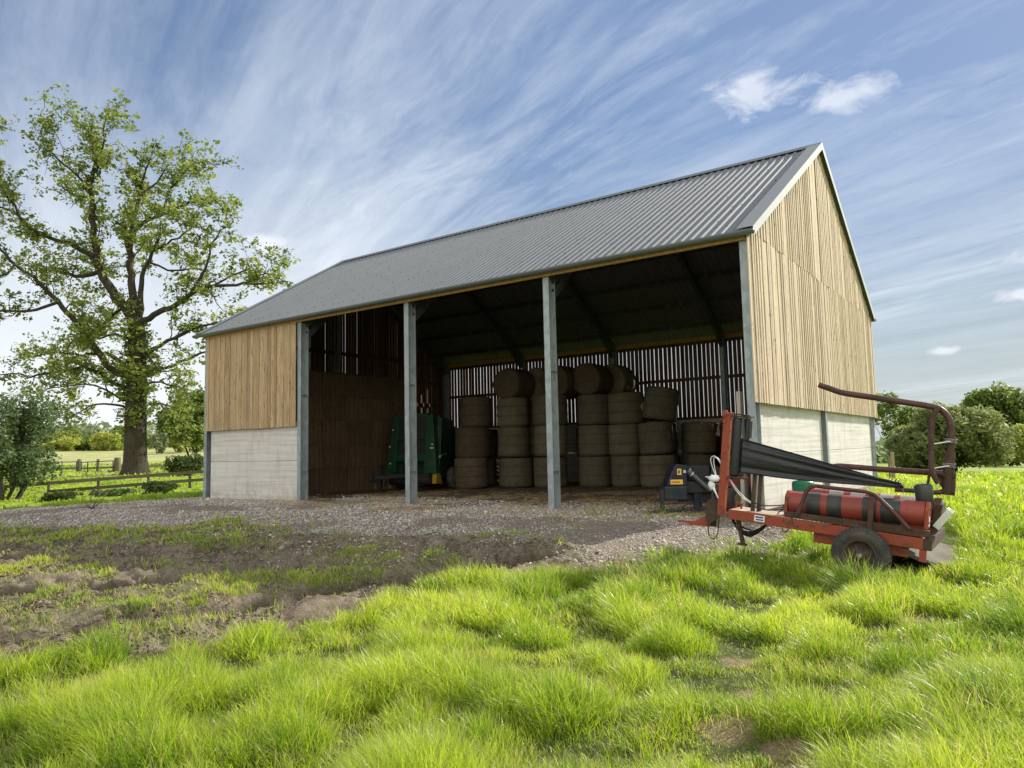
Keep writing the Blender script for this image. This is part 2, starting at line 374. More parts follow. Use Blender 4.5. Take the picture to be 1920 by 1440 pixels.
def ground_mat():
    t = NT('ground_soil_and_turf'); p = t.pos()
    mud, gr, ba, st, sp, dry, mea = [t.attr(k) for k in ('mud','gravel','bare','straw','sparse','dry','meadow')]
    n1 = t.noise(p, 1.3, 5); n2 = t.noise(p, 9, 5, .65); n3 = t.noise(p, 45, 4, .6); nf = t.noise(p, .09, 4)
    tuft = t.noise(t.map(p, (1, 1, 1)), 2.2, 5, .65)
    # turf: soil under the blades close up, grass colour in the distance
    turf = t.ramp(tuft, [(.3, (.10,.15,.018)), (.55, (.22,.32,.03)), (.75, (.33,.42,.055))])
    turf = t.mix(t.mr(n3, .3, .75, 0, .5), turf, (.15,.21,.025))
    turf = t.mix(t.mr(nf, .4, .7, 0, .6), turf, (.36,.42,.08))
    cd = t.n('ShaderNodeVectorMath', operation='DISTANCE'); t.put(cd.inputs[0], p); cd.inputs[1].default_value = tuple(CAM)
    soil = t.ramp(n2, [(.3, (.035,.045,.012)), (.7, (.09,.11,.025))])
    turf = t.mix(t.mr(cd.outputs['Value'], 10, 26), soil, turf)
    turf = t.mix(mea, turf, t.ramp(t.noise(t.map(p, (.25,.25,1)), 1.1, 5), [(.3, (.25,.29,.10)), (.6, (.38,.39,.16)), (.8, (.45,.44,.22))]))
    thatch = t.ramp(n3, [(.3, (.11,.08,.045)), (.6, (.24,.19,.10)), (.8, (.34,.28,.15))])
    turf = t.mix(ba, turf, thatch)
    mudc = t.ramp(t.math('ADD', t.math('MULTIPLY', n2, .6), t.math('MULTIPLY', n1, .4)), [(.32, (.085,.066,.046)), (.48, (.19,.152,.108)), (.62, (.285,.24,.178)), (.75, (.38,.33,.26))])
    mudc = t.mix(t.mr(n3, .55, .75, 0, .5), mudc, (.30,.25,.19))
    lit = t.noise(t.map(p, (14, 22, 14), (0,0,0), (0,0,.6)), 2.2, 4, .7, .4)
    mudc = t.mix(t.mr(lit, .60, .70, 0, .7), mudc, (.33,.28,.17))
    moss = t.noise(p, 2.7, 5, .7)
    mudc = t.mix(t.math('MULTIPLY', t.mr(moss, .50, .62, 0, .75), t.mr(t.noise(p, 19, 4, .7), .47, .55)), mudc, (.12,.135,.045))
    mudc = t.mix(t.math('MULTIPLY', sp, t.mr(t.noise(p, 16, 4, .7), .47, .55, 0, .8)), mudc, (.13,.165,.04))
    rut = t.attr('rut')
    mudc = t.mix(t.math('MULTIPLY', rut, .8), mudc, t.ramp(n2, [(.3, (.050,.037,.025)), (.7, (.11,.085,.060))]))
    c = t.mix(mud, turf, mudc)
    cell = t.voro(p, 30, 'F1', 'Color'); ce = t.sep(cell)[0]; cd2 = t.voro(p, 30)
    stones = t.ramp(ce, [(.0, (.185,.15,.115)), (.35, (.33,.285,.235)), (.7, (.45,.40,.34)), (1, (.64,.60,.54))])
    stones = t.mix(t.mr(cd2, .25, .62, 0, .8), stones, (.13,.105,.08))
    stones = t.mix(t.mr(n1, .38, .72, 0, .75), stones, (.245,.19,.135))
    c = t.mix(gr, c, stones)
    strawc = t.ramp(t.noise(t.map(p, (9, 30, 1)), 2, 5, .7), [(.3, (.09,.055,.03)), (.55, (.17,.115,.065)), (.78, (.33,.25,.13))])
    c = t.mix(st, c, strawc)
    c = t.mix(dry, c, t.ramp(n3, [(.3, (.42,.36,.19)), (.7, (.62,.56,.34))]))
    wet = t.math('MULTIPLY', mud, t.mr(n1, .35, .5, .6, 0))
    n2 = t.math('ADD', t.math('MULTIPLY', n2, 1.2), t.math('MULTIPLY', t.noise(p, 24, 5, .7, .6), t.math('MULTIPLY', mud, 1.3)))
    h = t.math('ADD', n2, t.math('MULTIPLY', t.math('MULTIPLY', gr, t.math('SUBTRACT', 1., cd2)), .9))
    return t.done(t.bsdf(c, t.math('SUBTRACT', t.mr(wet, 0, .6, .92, .6), t.math('MULTIPLY', rut, .28)), 0, t.bump(h, .75, .06), .25))
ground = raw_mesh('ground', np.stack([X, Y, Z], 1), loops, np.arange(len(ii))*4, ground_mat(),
                  dict(mud=mm*(1-gm), gravel=gm, bare=bm_, straw=inb, sparse=sparse, dry=straw_f(X, Y), meadow=meadow, rut=rutmask(X, Y)*mm), smooth=True)
tag(ground, kind='structure')

# ------------------------------------------------------------------ grass blades
def in_view(x, y, margin=1.08, back=1.5):
    rx, ry = x-CAM[0], y-CAM[1]; s = rx*RH[0]+ry*RH[1]; f = rx*FH[0]+ry*FH[1]
    return (f > 1.2) & (np.abs(s) < f*.7007*margin + back)
def grass_amount(x, y):
    g = (1-mudmask(x, y))*(1-gravelmask(x, y))*(1-baremask(x, y)*.86)
    m = mudmask(x, y)
    s1 = smooth(1.7, .6, line_d(x, y, STRIP1) + (fbm(x, y, 51, 3)-.5)*1.4); s2 = smooth(.5, .15, line_d(x, y, STRIP2) + (fbm(x*1.5, y*1.5, 52, 3)-.5)*.8)
    thin = smooth(.42, .58, fbm(x*.8, y*.8, 64, 4)*.6+fbm(x*3.5, y*3.5, 65, 3)*.4)*smooth(-1.8, -4.2, x)*smooth(-4.4, -5.6, y+.18*(x+8))*.85
    sp = np.maximum(np.maximum(s1, s2)*.95, thin)
    rand = smooth(.60, .72, fbm(x*1.1, y*1.1, 61, 4))*.16*m
    edge = smooth(.66, .78, fbm(x*.9, y*.9, 63, 3))*.10*smooth(-16, -12, -np.abs(x+8))*gravelmask(x, y)*smooth(1, -1, y)*.5
    g = np.maximum(g, np.maximum(np.maximum(sp*m, rand), edge))*(1-.93*rutmask(x, y)*m)
    g = g*(1-.95*(smooth(.05, -.15, np.maximum(np.maximum(-19.5-x, x-.1), np.maximum(-.2-y, y-13)))))
    mt = np.maximum(np.maximum(2.70-x, x-3.50), np.maximum(-2.70-y, y-.05))
    return g*smooth(-.06, .1, mt)
def blades_mesh(bands):
    Vs = []; Ls = []; Ss = []; H = []; T = []; vo = 0; lo = 0
    for (r0, r1, dens, w0, lscale, seg) in bands:
        th0 = math.radians(43)
        n = int(dens*.5*(r1*r1-r0*r0)*2*th0)
        th = rng.uniform(-th0, th0, n); r = np.sqrt(rng.uniform(r0*r0, r1*r1, n))
        s = r*np.sin(th); f = r*np.cos(th)
        x = CAM[0]+RH[0]*s+FH[0]*f; y = CAM[1]+RH[1]*s+FH[1]*f
        tus = fbm(x*1.6, y*1.6, 9, 3)
        tf = fbm(x*3.1, y*3.1, 71, 3)
        keep = in_view(x, y) & (rng.random(n) < grass_amount(x, y)*(.30+1.0*smooth(.38, .56, tus*.55+tf*.45)))
        x, y, tus, tf, r = x[keep], y[keep], tus[keep], tf[keep], r[keep]; n = len(x)
        if n == 0: continue
        z = height(x, y)-.01
        e = .12
        gx_ = (fbm((x+e)*1.6, y*1.6, 9, 3)-fbm((x-e)*1.6, y*1.6, 9, 3))/(2*e); gy_ = (fbm(x*1.6, (y+e)*1.6, 9, 3)-fbm(x*1.6, (y-e)*1.6, 9, 3))/(2*e)
        g2x = (fbm((x+e)*3.1, y*3.1, 71, 3)-fbm((x-e)*3.1, y*3.1, 71, 3))/(2*e); g2y = (fbm(x*3.1, (y+e)*3.1, 71, 3)-fbm(x*3.1, (y-e)*3.1, 71, 3))/(2*e)
        m = mudmask(x, y)
        L = lscale*(.065+.165*smooth(.40, .64, tus)+.075*smooth(.4, .62, tf))*rng.uniform(.38, 1.25, n)*(1-.52*m)
        L *= 1-.55*smooth(.55, 0, np.abs(line_d(x, y, [(3.4,-11.2),(2.7,-9.6),(2.2,-7.6),(2.0,-6.0)])))
        L *= 1-.12*smooth(1.2, .1, np.maximum(np.maximum(.3-x, x-3.9), np.maximum(-5.0-y, y+1.2)))
        L *= 1-.55*smooth(24, 34, np.hypot(x-CAM[0], y-CAM[1]))*smooth(-6, -14, (x-CAM[0])*RH[0]+(y-CAM[1])*RH[1])
        L *= 1+.75*np.exp(-((x-2.6)/1.0)**2-((y+4.95)/.3)**2)
        lx = -gx_*.30-g2x*.16-.24*RH[0]+rng.normal(0, .38, n); ly = -gy_*.30-g2y*.16-.24*RH[1]+rng.normal(0, .38, n)
        lm = np.hypot(lx, ly); sc = np.minimum(1, .95/np.maximum(lm, 1e-6)); lx *= sc; ly *= sc; lm = np.hypot(lx, ly)
        w = w0*rng.uniform(.6, 1.3, n)
        a = np.arctan2(FH[1], FH[0]) + PI/2 + rng.uniform(-1.15, 1.15, n)
        cx, cy = np.cos(a), np.sin(a)
        lev = [0, .38, .74, 1.] if seg == 3 else [0, .55, 1.]
        wid = [.75, 1., .72, 0] if seg == 3 else [.85, 1., 0]
        P = []; hh = []
        for t, wf in zip(lev, wid):
            q = t**1.7
            px = x+lx*L*q; py = y+ly*L*q; pz = z+L*(t-.42*lm*lm*q*t)
            if wf > 0:
                P.append(np.stack([px-cx*w*wf/2, py-cy*w*wf/2, pz], 1)); P.append(np.stack([px+cx*w*wf/2, py+cy*w*wf/2, pz], 1)); hh += [t, t]
            else:
                P.append(np.stack([px, py, pz], 1)); hh.append(t)
        k = len(P); V = np.stack(P, 1).reshape(-1, 3)
        base = vo + np.arange(n)*k
        if seg == 3:
            lp = np.stack([base, base+1, base+3, base+2, base+2, base+3, base+5, base+4, base+4, base+5, base+6], 1); offs = np.array([0, 4, 8]); per = 11
        else:
            lp = np.stack([base, base+1, base+3, base+2, base+2, base+3, base+4], 1); offs = np.array([0, 4]); per = 7
        st = (lo + np.arange(n)[:, None]*per + offs[None, :]).ravel()
        tint = np.clip(.5+(fbm(x*.45, y*.45, 81, 3)-.5)*1.7+(fbm(x*2.1, y*2.1, 83, 3)-.5)*1.3+rng.normal(0, .16, n), 0, 1)
        deadp = .085+.30*baremask(x, y)+.16*smooth(.50, .36, tus)+.4*m*.5
        dead = (rng.random(n) < deadp)
        tint = np.where(dead, 1.5+rng.random(n)*.5, tint)
        Vs.append(V); Ls.append(lp.ravel()); Ss.append(st); H.append(np.tile(hh, n)); T.append(np.repeat(tint, k))
        vo += n*k; lo += n*per
    return np.concatenate(Vs), np.concatenate(Ls), np.concatenate(Ss), np.concatenate(H), np.concatenate(T)
def grass_mat():
    t = NT('meadow_grass'); h = t.attr('h'); k = t.attr('tint')
    g = t.ramp(k, [(0, (.14,.26,.020)), (.5, (.295,.415,.028)), (1, (.425,.525,.060))])
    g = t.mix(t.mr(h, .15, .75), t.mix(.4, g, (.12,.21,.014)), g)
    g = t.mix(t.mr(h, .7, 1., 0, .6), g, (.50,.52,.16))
    c = t.mix(t.mr(k, 1.2, 1.4), g, t.ramp(t.math('FRACT', t.math('MULTIPLY', k, 7.)), [(0, (.30,.25,.13)), (1, (.55,.50,.30))]))
    d = t.bsdf(c, .36, 0, None, .5)
    tr = t.n('ShaderNodeBsdfTranslucent'); t.put(tr.inputs[0], t.mix(1, c, (1.55,1.5,.9), 'MULTIPLY'))
    mx = t.n('ShaderNodeMixShader'); mx.inputs[0].default_value = .5
    t.t.links.new(d, mx.inputs[1]); t.t.links.new(tr.outputs[0], mx.inputs[2])
    return t.done(mx.outputs[0])
V, L, S, Hh, Tt = blades_mesh([(2.2, 4.5, 12500, .0034, 1.0, 3), (4.5, 7, 7600, .0044, 1.0, 3), (7, 10.5, 3600, .0068, 1.0, 3), (10.5, 16, 1400, .012, 1.0, 2),
                               (16, 30, 330, .03, .95, 2), (30, 48, 60, .065, 1.1, 2), (48, 75, 16, .13, 1.3, 2)])
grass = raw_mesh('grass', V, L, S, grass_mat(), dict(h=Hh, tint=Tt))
tag(grass, 'long bright green tussocky grass of the meadow', 'grass', kind='stuff')

# ------------------------------------------------------------------ loose stones and clods
def shards(n_try, region, size, squash, seed, name, mat, label, cat):
    g = np.random.default_rng(seed)
    x = g.uniform(region[0], region[1], n_try); y = g.uniform(region[2], region[3], n_try)
    d = np.hypot(x-CAM[0], y-CAM[1])
    p = (gravelmask(x, y)*(1-.8*smooth(.3, 2.5, y))*smooth(.30, .55, fbm(x*.7, y*.7, 91, 3)) + .4*mudmask(x, y)*smooth(-8.5, -5, y)*smooth(.40, .6, fbm(x*1.1, y*1.1, 92, 3)) if name == 'gravel' else mudmask(x, y)*(1-gravelmask(x, y))*smooth(.38, .62, fbm(x*1.2, y*1.2, 95, 3))*smooth(.35, .6, fbm(x*5, y*5, 96, 2)))
    keep = in_view(x, y) & (g.random(n_try) < p)
    x, y = x[keep], y[keep]; n = len(x)
    z = height(x, y)
    o = np.array([(1,0,0),(0,1,0),(-1,0,0),(0,-1,0),(0,0,1),(0,0,-1.)])
    V = o[None]*g.uniform(.6, 1.35, (n, 6, 1)) + g.normal(0, .14, (n, 6, 3))
    sz = size*np.exp(g.normal(0, .42, n)); V = V*sz[:, None, None]*np.array([1, 1, squash])
    a = g.uniform(0, 2*PI, n); c, s_ = np.cos(a)[:, None], np.sin(a)[:, None]
    vx = V[..., 0]*c-V[..., 1]*s_; vy = V[..., 0]*s_+V[..., 1]*c
    vz = V[..., 2] + vx*g.normal(0, .3, (n, 1))
    V = np.stack([vx+x[:, None], vy+y[:, None], vz+z[:, None]+sz[:, None]*squash*.3], 2).reshape(-1, 3)
    F = np.array([(0,1,4),(1,2,4),(2,3,4),(3,0,4),(1,0,5),(2,1,5),(3,2,5),(0,3,5)])
    lp = (np.arange(n)[:, None, None]*6 + F[None]).reshape(-1)
    ob = raw_mesh(name, V, lp, np.arange(n*8)*3, mat, dict(rnd=np.repeat(g.random(n), 6)))
    return tag(ob, label, cat, kind='stuff')
def stone_mat():
    t = NT('limestone_chippings'); r = t.attr('rnd')
    c = t.ramp(r, [(0, (.20,.16,.12)), (.4, (.36,.31,.255)), (.8, (.52,.47,.405)), (1, (.72,.68,.62))])
    return t.done(t.bsdf(t.mix(.25, c, t.ramp(t.noise(t.pos(), 40, 3), [(.3, .2), (.7, .6)])), .85, 0, None, .3))
shards(170000, (-24, 1.2, -9, 2.5), .0165, .6, 5, 'gravel', stone_mat(), 'loose pale limestone chippings on the yard', 'gravel')
def clod_mat():
    t = NT('mud_clods'); r = t.attr('rnd')
    c = t.ramp(r, [(0, (.08,.062,.043)), (.6, (.18,.145,.105)), (1, (.29,.25,.19))])
    return t.done(t.bsdf(c, .9, 0, None, .2))
shards(300000, (-17, 0, -13.5, -4.2), .0125, .6, 6, 'mud_clods', clod_mat(), 'churned lumps of brown mud along the wheel ruts', 'mud')
# ------------------------------------------------------------------ the barn
M_WOODF = m_wood('larch_boards_warm', (.57,.42,.25), (.445,.32,.178), (.22,.148,.08), True, (.34,.30,.23))
M_WOODG = m_wood('larch_boards_sunlit', (.68,.575,.425), (.57,.47,.34), (.36,.28,.185), True, (.56,.49,.38), .55)  # paler copy of the larch; sunlight on the gable is in its colour
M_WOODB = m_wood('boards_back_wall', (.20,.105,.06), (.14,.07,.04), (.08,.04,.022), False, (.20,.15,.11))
M_TIMBER = m_wood('eaves_timber', (.55,.36,.15), (.44,.27,.10), (.28,.16,.06), False, (.40,.28,.14))
M_CONC = m_concrete()
M_GALV = m_galv()
M_GALVD = m_galv('galvanised_steel_shaded', (.045,.052,.056), (.075,.082,.086), .2, .6)  # darkened copy of the galvanised steel, interior shade put into the colour
def m_roof():
    t = NT('slate_grey_roof_sheet'); p = t.obj()
    n = t.noise(t.map(p, (.5, .5, .5)), 2, 4); n2 = t.noise(t.map(p, (4, .25, .25)), 2, 5)
    c = t.mix(n, (.128,.142,.154), (.158,.173,.185)); c = t.mix(t.mr(n2, .5, .8, 0, .4), c, (.20,.212,.22))
    return t.done(t.bsdf(c, .58, .0, None, .45))
M_ROOF = m_roof()
M_VERGE = m_plain('verge_flashing_lightened', (.20,.215,.225), (.24,.255,.262), .55, 3, .45, .02)  # roof grey lightened in colour to match the sunlit ribs
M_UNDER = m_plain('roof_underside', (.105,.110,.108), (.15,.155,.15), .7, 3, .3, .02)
M_TRIM = m_plain('roof_flashing_sunlit', (.50,.51,.51), (.58,.59,.58), .4, 3, .5, .02)  # roof metal coloured pale, with the sun on the barge boards painted in
M_GUT = m_plain('gutter_grey', (.085,.105,.11), (.115,.135,.14), .4, 3, .5, .02)
M_SCREW = m_plain('screw_caps', (.03,.035,.04), (.05,.05,.055), .5)

barn = empty('barn', (0, 0, 0), 'steel framed open-fronted hay barn with timber boarding and grey sheet roof', 'barn')
YR, W = 6.42, 12.84
TAN = .595; ZE = 5.80; YE = -.30
def roof_z(y):
    return ZE + TAN*(min(y, 2*YR-y)-YE)
XF = [.03, -4.80, -9.46, -14.10, -19.25]
XB = [.03, -5.02, -9.75, -14.5, -19.12]

def h_post(x, y, z1, fw=.165, dp=.30, along='y', z0=-.15, clips=False):
    b = MB(); b.rnd = random.random()
    tf, tw = .014, .010
    def bx(x0, x1, y0, y1, za, zb):
        if along == 'y': b.box(x+x0, x+x1, y+y0, y+y1, za, zb)
        else: b.box(x+y0, x+y1, y+x0, y+x1, za, zb)
    bx(-fw/2, fw/2, -dp/2, -dp/2+tf, z0, z1); bx(-fw/2, fw/2, dp/2-tf, dp/2, z0, z1)
    bx(-tw/2, tw/2, -dp/2+tf, dp/2-tf, z0, z1)
    # splice stiffeners and bolts
    for zz in (.9, 3.3):
        bx(tw/2+.002, fw/2-.004, -dp/2+tf+.002, dp/2-tf-.002, zz, zz+.012)
    for zz in (.25, 1.25, 2.2):
        for s in (-1, 1):
            b.cyl((x+s*.05, y-dp/2-.012, zz), (x+s*.05, y-dp/2, zz), .011, 6) if along == 'y' else None
    if clips:
        for zz in (.12, .95, 1.28, 2.05): bx(.02, .14, -dp/2-.05, -dp/2-.003, zz, zz+.07)
    return b.build('steel_post', M_GALV, barn)
for i, x in enumerate(XF): h_post(x, -.02, 5.60)
for i, x in enumerate(XB): h_post(x, W-.12, 5.60)
h_post(.03, 5.72, 9.25, along='x', dp=.24)
h_post(-19.12, 5.72, 9.25, along='x', dp=.24)
h_post(-18.62, .12, 2.36, .18, .18, clips=False)      # short inner post holding the panels of the left bay

# portal rafters with haunches
for x0, x1 in zip(XF, XB):
    for side in (0, 1):
        b = MB()
        y0 = .05 if side == 0 else W-.05
        xe = x0 if side == 0 else x1
        xm = (x0+x1)/2
        p = (xe, y0, roof_z(y0)-.42); q = (xm, YR, roof_z(YR)-.42)
        b.beam(p, q, .15, .28)
        d = Vector(q)-Vector(p); e = Vector(p)+d*.16
        b.beam((xe, y0+(.1 if side == 0 else -.1), p[2]-.35), (e.x, e.y, e.z-.12), .12, .22)
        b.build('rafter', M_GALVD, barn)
# purlins
for side in (0, 1):
    for k in range(6):
        y = .55+k*1.13
        if side: y = W-y
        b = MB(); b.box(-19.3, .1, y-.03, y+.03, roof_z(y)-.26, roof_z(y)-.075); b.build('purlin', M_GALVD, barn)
# roof sheets
def roof(side):
    b = MB(); pitch = .222
    xs = []
    x = -19.62
    while x < .30:
        for dx, h in ((0, 0), (.108, 0), (.138, .030), (.174, .030), (.204, 0)):
            if x+dx < .315: xs.append((x+dx, h))
        x += pitch
    ya, yb = (YE-.06, YR) if side == 0 else (W+.36, YR)
    za, zb = roof_z(ya)-.02, roof_z(YR)-.02
    nrm = Vector((0, -TAN if side == 0 else TAN, 1)).normalized()
    vs = []
    for off in (0, -.012):
        for (px, h) in xs:
            for (yy, zz) in ((ya, za), (yb, zb)):
                q = Vector((px, yy, zz)) + nrm*(h+off); vs.append(q)
    n = len(xs); fs = []
    for i in range(n-1):
        a = 2*i; fs.append((a, a+2, a+3, a+1))
    under = [(2*n+2*i, 2*n+2*i+1, 2*n+2*i+3, 2*n+2*i+2) for i in range(n-1)]
    for i in range(n-1): fs.append((2*i, 2*i+2, 2*n+2*i+2, 2*n+2*i))
    b.add(vs, fs, False)
    o0 = len(b.v)-len(vs)
    for q in under: b.f.append([i+o0 for i in q]); b.m.append(2); b.s.append(False)
    b.mi = 1
    for k in range(7):
        yy = .12+k*1.03
        if side: yy = W-yy
        for i in range(0, 88):
            px = -19.62+i*pitch+.156
            if (i*3+k) % 4 and not (k == 0 and i % 2 == 0) and not (i % 9 == 4): continue
            q = Vector((px, yy, roof_z(yy)-.02))+nrm*.040
            b.box(q.x-.012, q.x+.012, q.y-.012, q.y+.012, q.z-.006, q.z+.010)
    # long lap seams between sheets
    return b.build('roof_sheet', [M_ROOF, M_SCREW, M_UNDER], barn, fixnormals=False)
roof(0); roof(1)
# ridge cap
b = MB(); zr = roof_z(YR)
for s in (-1, 1):
    y1 = YR+s*.24
    b.hexa([(-19.62, YR, zr+.055), (.30, YR, zr+.055), (.30, y1, roof_z(y1)+.042), (-19.62, y1, roof_z(y1)+.042),
            (-19.62, YR, zr+.067), (.30, YR, zr+.067), (.30, y1, roof_z(y1)+.054), (-19.62, y1, roof_z(y1)+.054)])
b.build('ridge_cap', M_ROOF, barn)
# barge boards (folded verge flashing)
for xe, s in ((.30, 1), (-19.62, -1)):
    for side in (0, 1):
        ya = YE-.07 if side == 0 else W+.37
        b = MB()
        za = roof_z(YE-.07); zb = roof_z(YR)
        x0, x1 = (xe+.004, xe+.014) if s > 0 else (xe-.014, xe-.004)
        b.hexa([(x0, ya, za-.15), (x1, ya, za-.15), (x1, YR, zb-.15), (x0, YR, zb-.15), (x0, ya, za+.05), (x1, ya, za+.05), (x1, YR, zb+.05), (x0, YR, zb+.05)])
        b.build('barge_board', M_TRIM, barn); b = MB()
        xi = xe-s*.34; xa, xb = min(xi, xe+s*.014), max(xi, xe+s*.014)
        b.hexa([(xa, ya, za+.052), (xb, ya, za+.052), (xb, YR, zb+.052), (xa, YR, zb+.052), (xa, ya, za+.060), (xb, ya, za+.060), (xb, YR, zb+.060), (xa, YR, zb+.060)])
        b.build('verge_flashing', M_VERGE, barn)
# gutters
for side in (0, 1):
    yc = YE-.10 if side == 0 else W+.40
    b = MB(); n = 10; vs = []; zc = ZE-.06
    for x in (-19.68, .33):
        for rr in (.085, .078):
            for j in range(n+1):
                a = PI + PI*j/n; vs.append((x, yc+rr*math.cos(a), zc+rr*1.1*math.sin(a)))
    m = n+1; fs = []
    for j in range(n):
        fs.append((j, j+1, 2*m+j+1, 2*m+j)); fs.append((m+j+1, m+j, 3*m+j, 3*m+j+1))
    for base in (0, 2*m):
        fs.append(tuple(base+j for j in range(m)))
    fs.append((0, 2*m, 3*m, m)); fs.append((m-1, 2*m-1, 4*m-1, 3*m-1))
    b.add(vs, fs, True)
    for x in np.arange(-19.2, .2, 1.0): b.box(x-.012, x+.012, yc-.088, yc+.088, zc+.001, zc+.012)
    b.build('gutter', M_GUT, barn)
# timber eaves beams
b = MB(); b.rnd = .4; b.box(-19.3, .1, -.255, -.185, 5.60, 5.775); b.build('eaves_beam', M_TIMBER, barn)
b = MB(); b.rnd = .6; b.box(-19.3, .1, W+.20, W+.26, 5.60, 5.775); b.build('eaves_beam', M_TIMBER, barn)

# boarding -----------------------------------------------------------------
def boards(name, mat, axis, a0, a1, fixed, thick, zlo, zhi, wmin, wmax, gap, seed, sgn=1, alt=0.):
    g = random.Random(seed); b = MB(); a = a0; kk = 0
    while a < a1-.03:
        w = min(g.uniform(wmin, wmax), a1-a)
        b.rnd = g.random()
        kk += 1; off = g.uniform(0, .007)+(alt if (kk % 2) ^ (g.random() < .12) else 0); lo0 = zlo+g.uniform(-.006, .006)
        tilt = g.uniform(-.003, .003)
        za = zhi(a) if callable(zhi) else zhi; zb = zhi(a+w) if callable(zhi) else zhi
        f0, f1 = fixed+sgn*off, fixed+sgn*(off+thick)
        lo, hi = min(f0, f1), max(f0, f1)
        e = a+w
        if axis == 'x':
            b.hexa([(a,lo,lo0),(e,lo,lo0),(e,hi,lo0),(a,hi,lo0),(a+tilt,lo,za),(e+tilt,lo,zb),(e+tilt,hi,zb),(a+tilt,hi,za)])
        else:
            b.hexa([(lo,a,lo0),(hi,a,lo0),(hi,e,lo0),(lo,e,lo0),(lo,a+tilt,za),(hi,a+tilt,za),(hi,e+tilt,zb),(lo,e+tilt,zb)])
        a = e + (g.uniform(*gap) if isinstance(gap, tuple) else gap)
    return b, name, mat
def fin(t3): return t3[0].build(t3[1], t3[2], barn)
fin(boards('front_boarding', M_WOODF, 'x', -19.12, -14.20, -.20, .022, 2.31, 5.72, .125, .185, (.007, .016), 1, -1, .010))
def under_roof(y): return roof_z(max(min(y, W+.3), YE))-.075
lower = lambda y: min(5.775, under_roof(y))
fin(boards('gable_boarding', M_WOODG, 'y', YE-.02, W+.30, .150, .020, 2.27, lower, .062, .105, (.000, .012), 2, 1, .020))
fin(boards('gable_boarding', M_WOODG, 'y', .0, W-.0, .152, .020, 5.781, under_roof, .062, .105, (.000, .012), 3, 1, .020))
b = MB(); b.rnd = .3
for z in (2.42, 3.3, 4.2, 5.1, 5.6):
    b.box(.105, .145, .22, W-.33, z, z+.16)
for z in (6.5, 7.5, 8.5):
    yy = (z+.4-ZE)/TAN+YE; b.box(.105, .145, yy, 2*YR-yy, z, z+.16)
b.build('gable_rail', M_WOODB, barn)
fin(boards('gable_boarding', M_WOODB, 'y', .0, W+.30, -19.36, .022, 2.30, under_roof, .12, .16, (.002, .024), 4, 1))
b = MB(); b.rnd = .3
for z in (2.45, 3.6, 4.7, 5.6): b.box(-19.335, -19.29, .22, W-.33, z, z+.16)
b.build('gable_rail', M_WOODB, barn)
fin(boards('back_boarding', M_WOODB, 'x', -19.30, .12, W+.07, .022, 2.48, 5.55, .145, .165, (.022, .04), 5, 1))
b = MB(); b.rnd = .3
for z in (2.478, 4.02, 5.45): b.box(-19.25, .06, W+.032, W+.066, z, z+(.13 if z > 3 else .10))
b.build('back_rail', M_WOODB, barn)

# precast concrete panels --------------------------------------------------
def panel(x0, x1, y0, y1, z0, z1):
    b = MB(); b.rnd = random.random()
    b.box(x0, x1, y0, y1, z0, z1)
    o = b.build('concrete_panel', M_CONC, barn)
    m = o.modifiers.new('edge', 'BEVEL'); m.width = .008; m.segments = 1
    return o
for z0, z1 in ((-.12, 1.232), (1.240, 2.475)):
    panel(-18.98, -14.22, -.11, .03, z0, z1)                      # left front bay
    panel(-.105, .035, .17, 5.59, z0, z1); panel(-.105, .035, 5.85, W-.30, z0, z1)   # right gable
    panel(-19.2, -19.06, .17, 5.59, z0, z1); panel(-19.2, -19.06, 5.85, W-.30, z0, z1)
    for xa, xb in zip(XB[:-1], XB[1:]): panel(xb+.09, xa-.09, W-.10, W+.02, z0, z1)
# pale stop board beside the right front post
b = MB(); b.rnd = .2; b.box(-.33, -.25, .02, .22, -.1, 2.53)
b.build('stop_board', m_wood('bleached_board', (.50,.48,.42), (.42,.40,.35), (.30,.28,.24), False), barn)
# ------------------------------------------------------------------ hay and straw inside
M_HAY = m_hay('hay_round', (.165,.148,.098), (.25,.225,.155), (.075,.065,.042))
M_HAYB = m_hay('hay_brown', (.125,.098,.066), (.19,.152,.105), (.06,.046,.03))
M_STRAW = m_hay('straw_square', (.165,.118,.070), (.25,.185,.115), (.085,.058,.034), False)
def bale_mesh(name, r, h, seed, mat, sag=.02):
    g = np.random.default_rng(seed); b = MB(); n = 36
    prof = [(0, 0), (r*.5, .004), (r*.86, 0), (r*.97, .03), (r*1.0, .10)]
    for k in range(1, 8): prof.append((r*(1+.012*math.sin(k*2.3+seed)), .10+(h-.2)*k/8))
    prof += [(r, h-.10), (r*.97, h-.03), (r*.86, h), (r*.45, h-.012), (0, h+.012)]
    vs = []
    for (rr, z) in prof:
        for j in range(n):
            a = 2*PI*j/n; w = 1+.018*math.sin(3*a+seed)+.010*math.sin(7*a+seed*2)+g.normal(0, .004)
            vs.append((rr*w*math.cos(a), rr*w*math.sin(a), z+g.normal(0, .003)))
    k = len(prof)
    fs = [(i*n+j, i*n+(j+1) % n, (i+1)*n+(j+1) % n, (i+1)*n+j) for i in range(k-1) for j in range(n)]
    b.add(vs, fs, True)
    o = b.build(name, mat); return o
ORD = ['first', 'second', 'third', 'fourth', 'fifth', 'sixth', 'seventh', 'eighth', 'ninth', 'tenth', 'eleventh', 'twelfth']
TIER = ['at the bottom of', 'second up in', 'third up in']
FRONT = [(-12.95, 7.15, 3, 'b'), (-11.75, 8.05, 3, 'h'), (-10.30, 8.45, 3, 'h'), (-8.95, 9.35, 3, 'h'), (-7.72, 9.62, 3, 'h'), (-6.45, 9.62, 3, 'h'), (-5.55, 11.05, 2, 'h')]
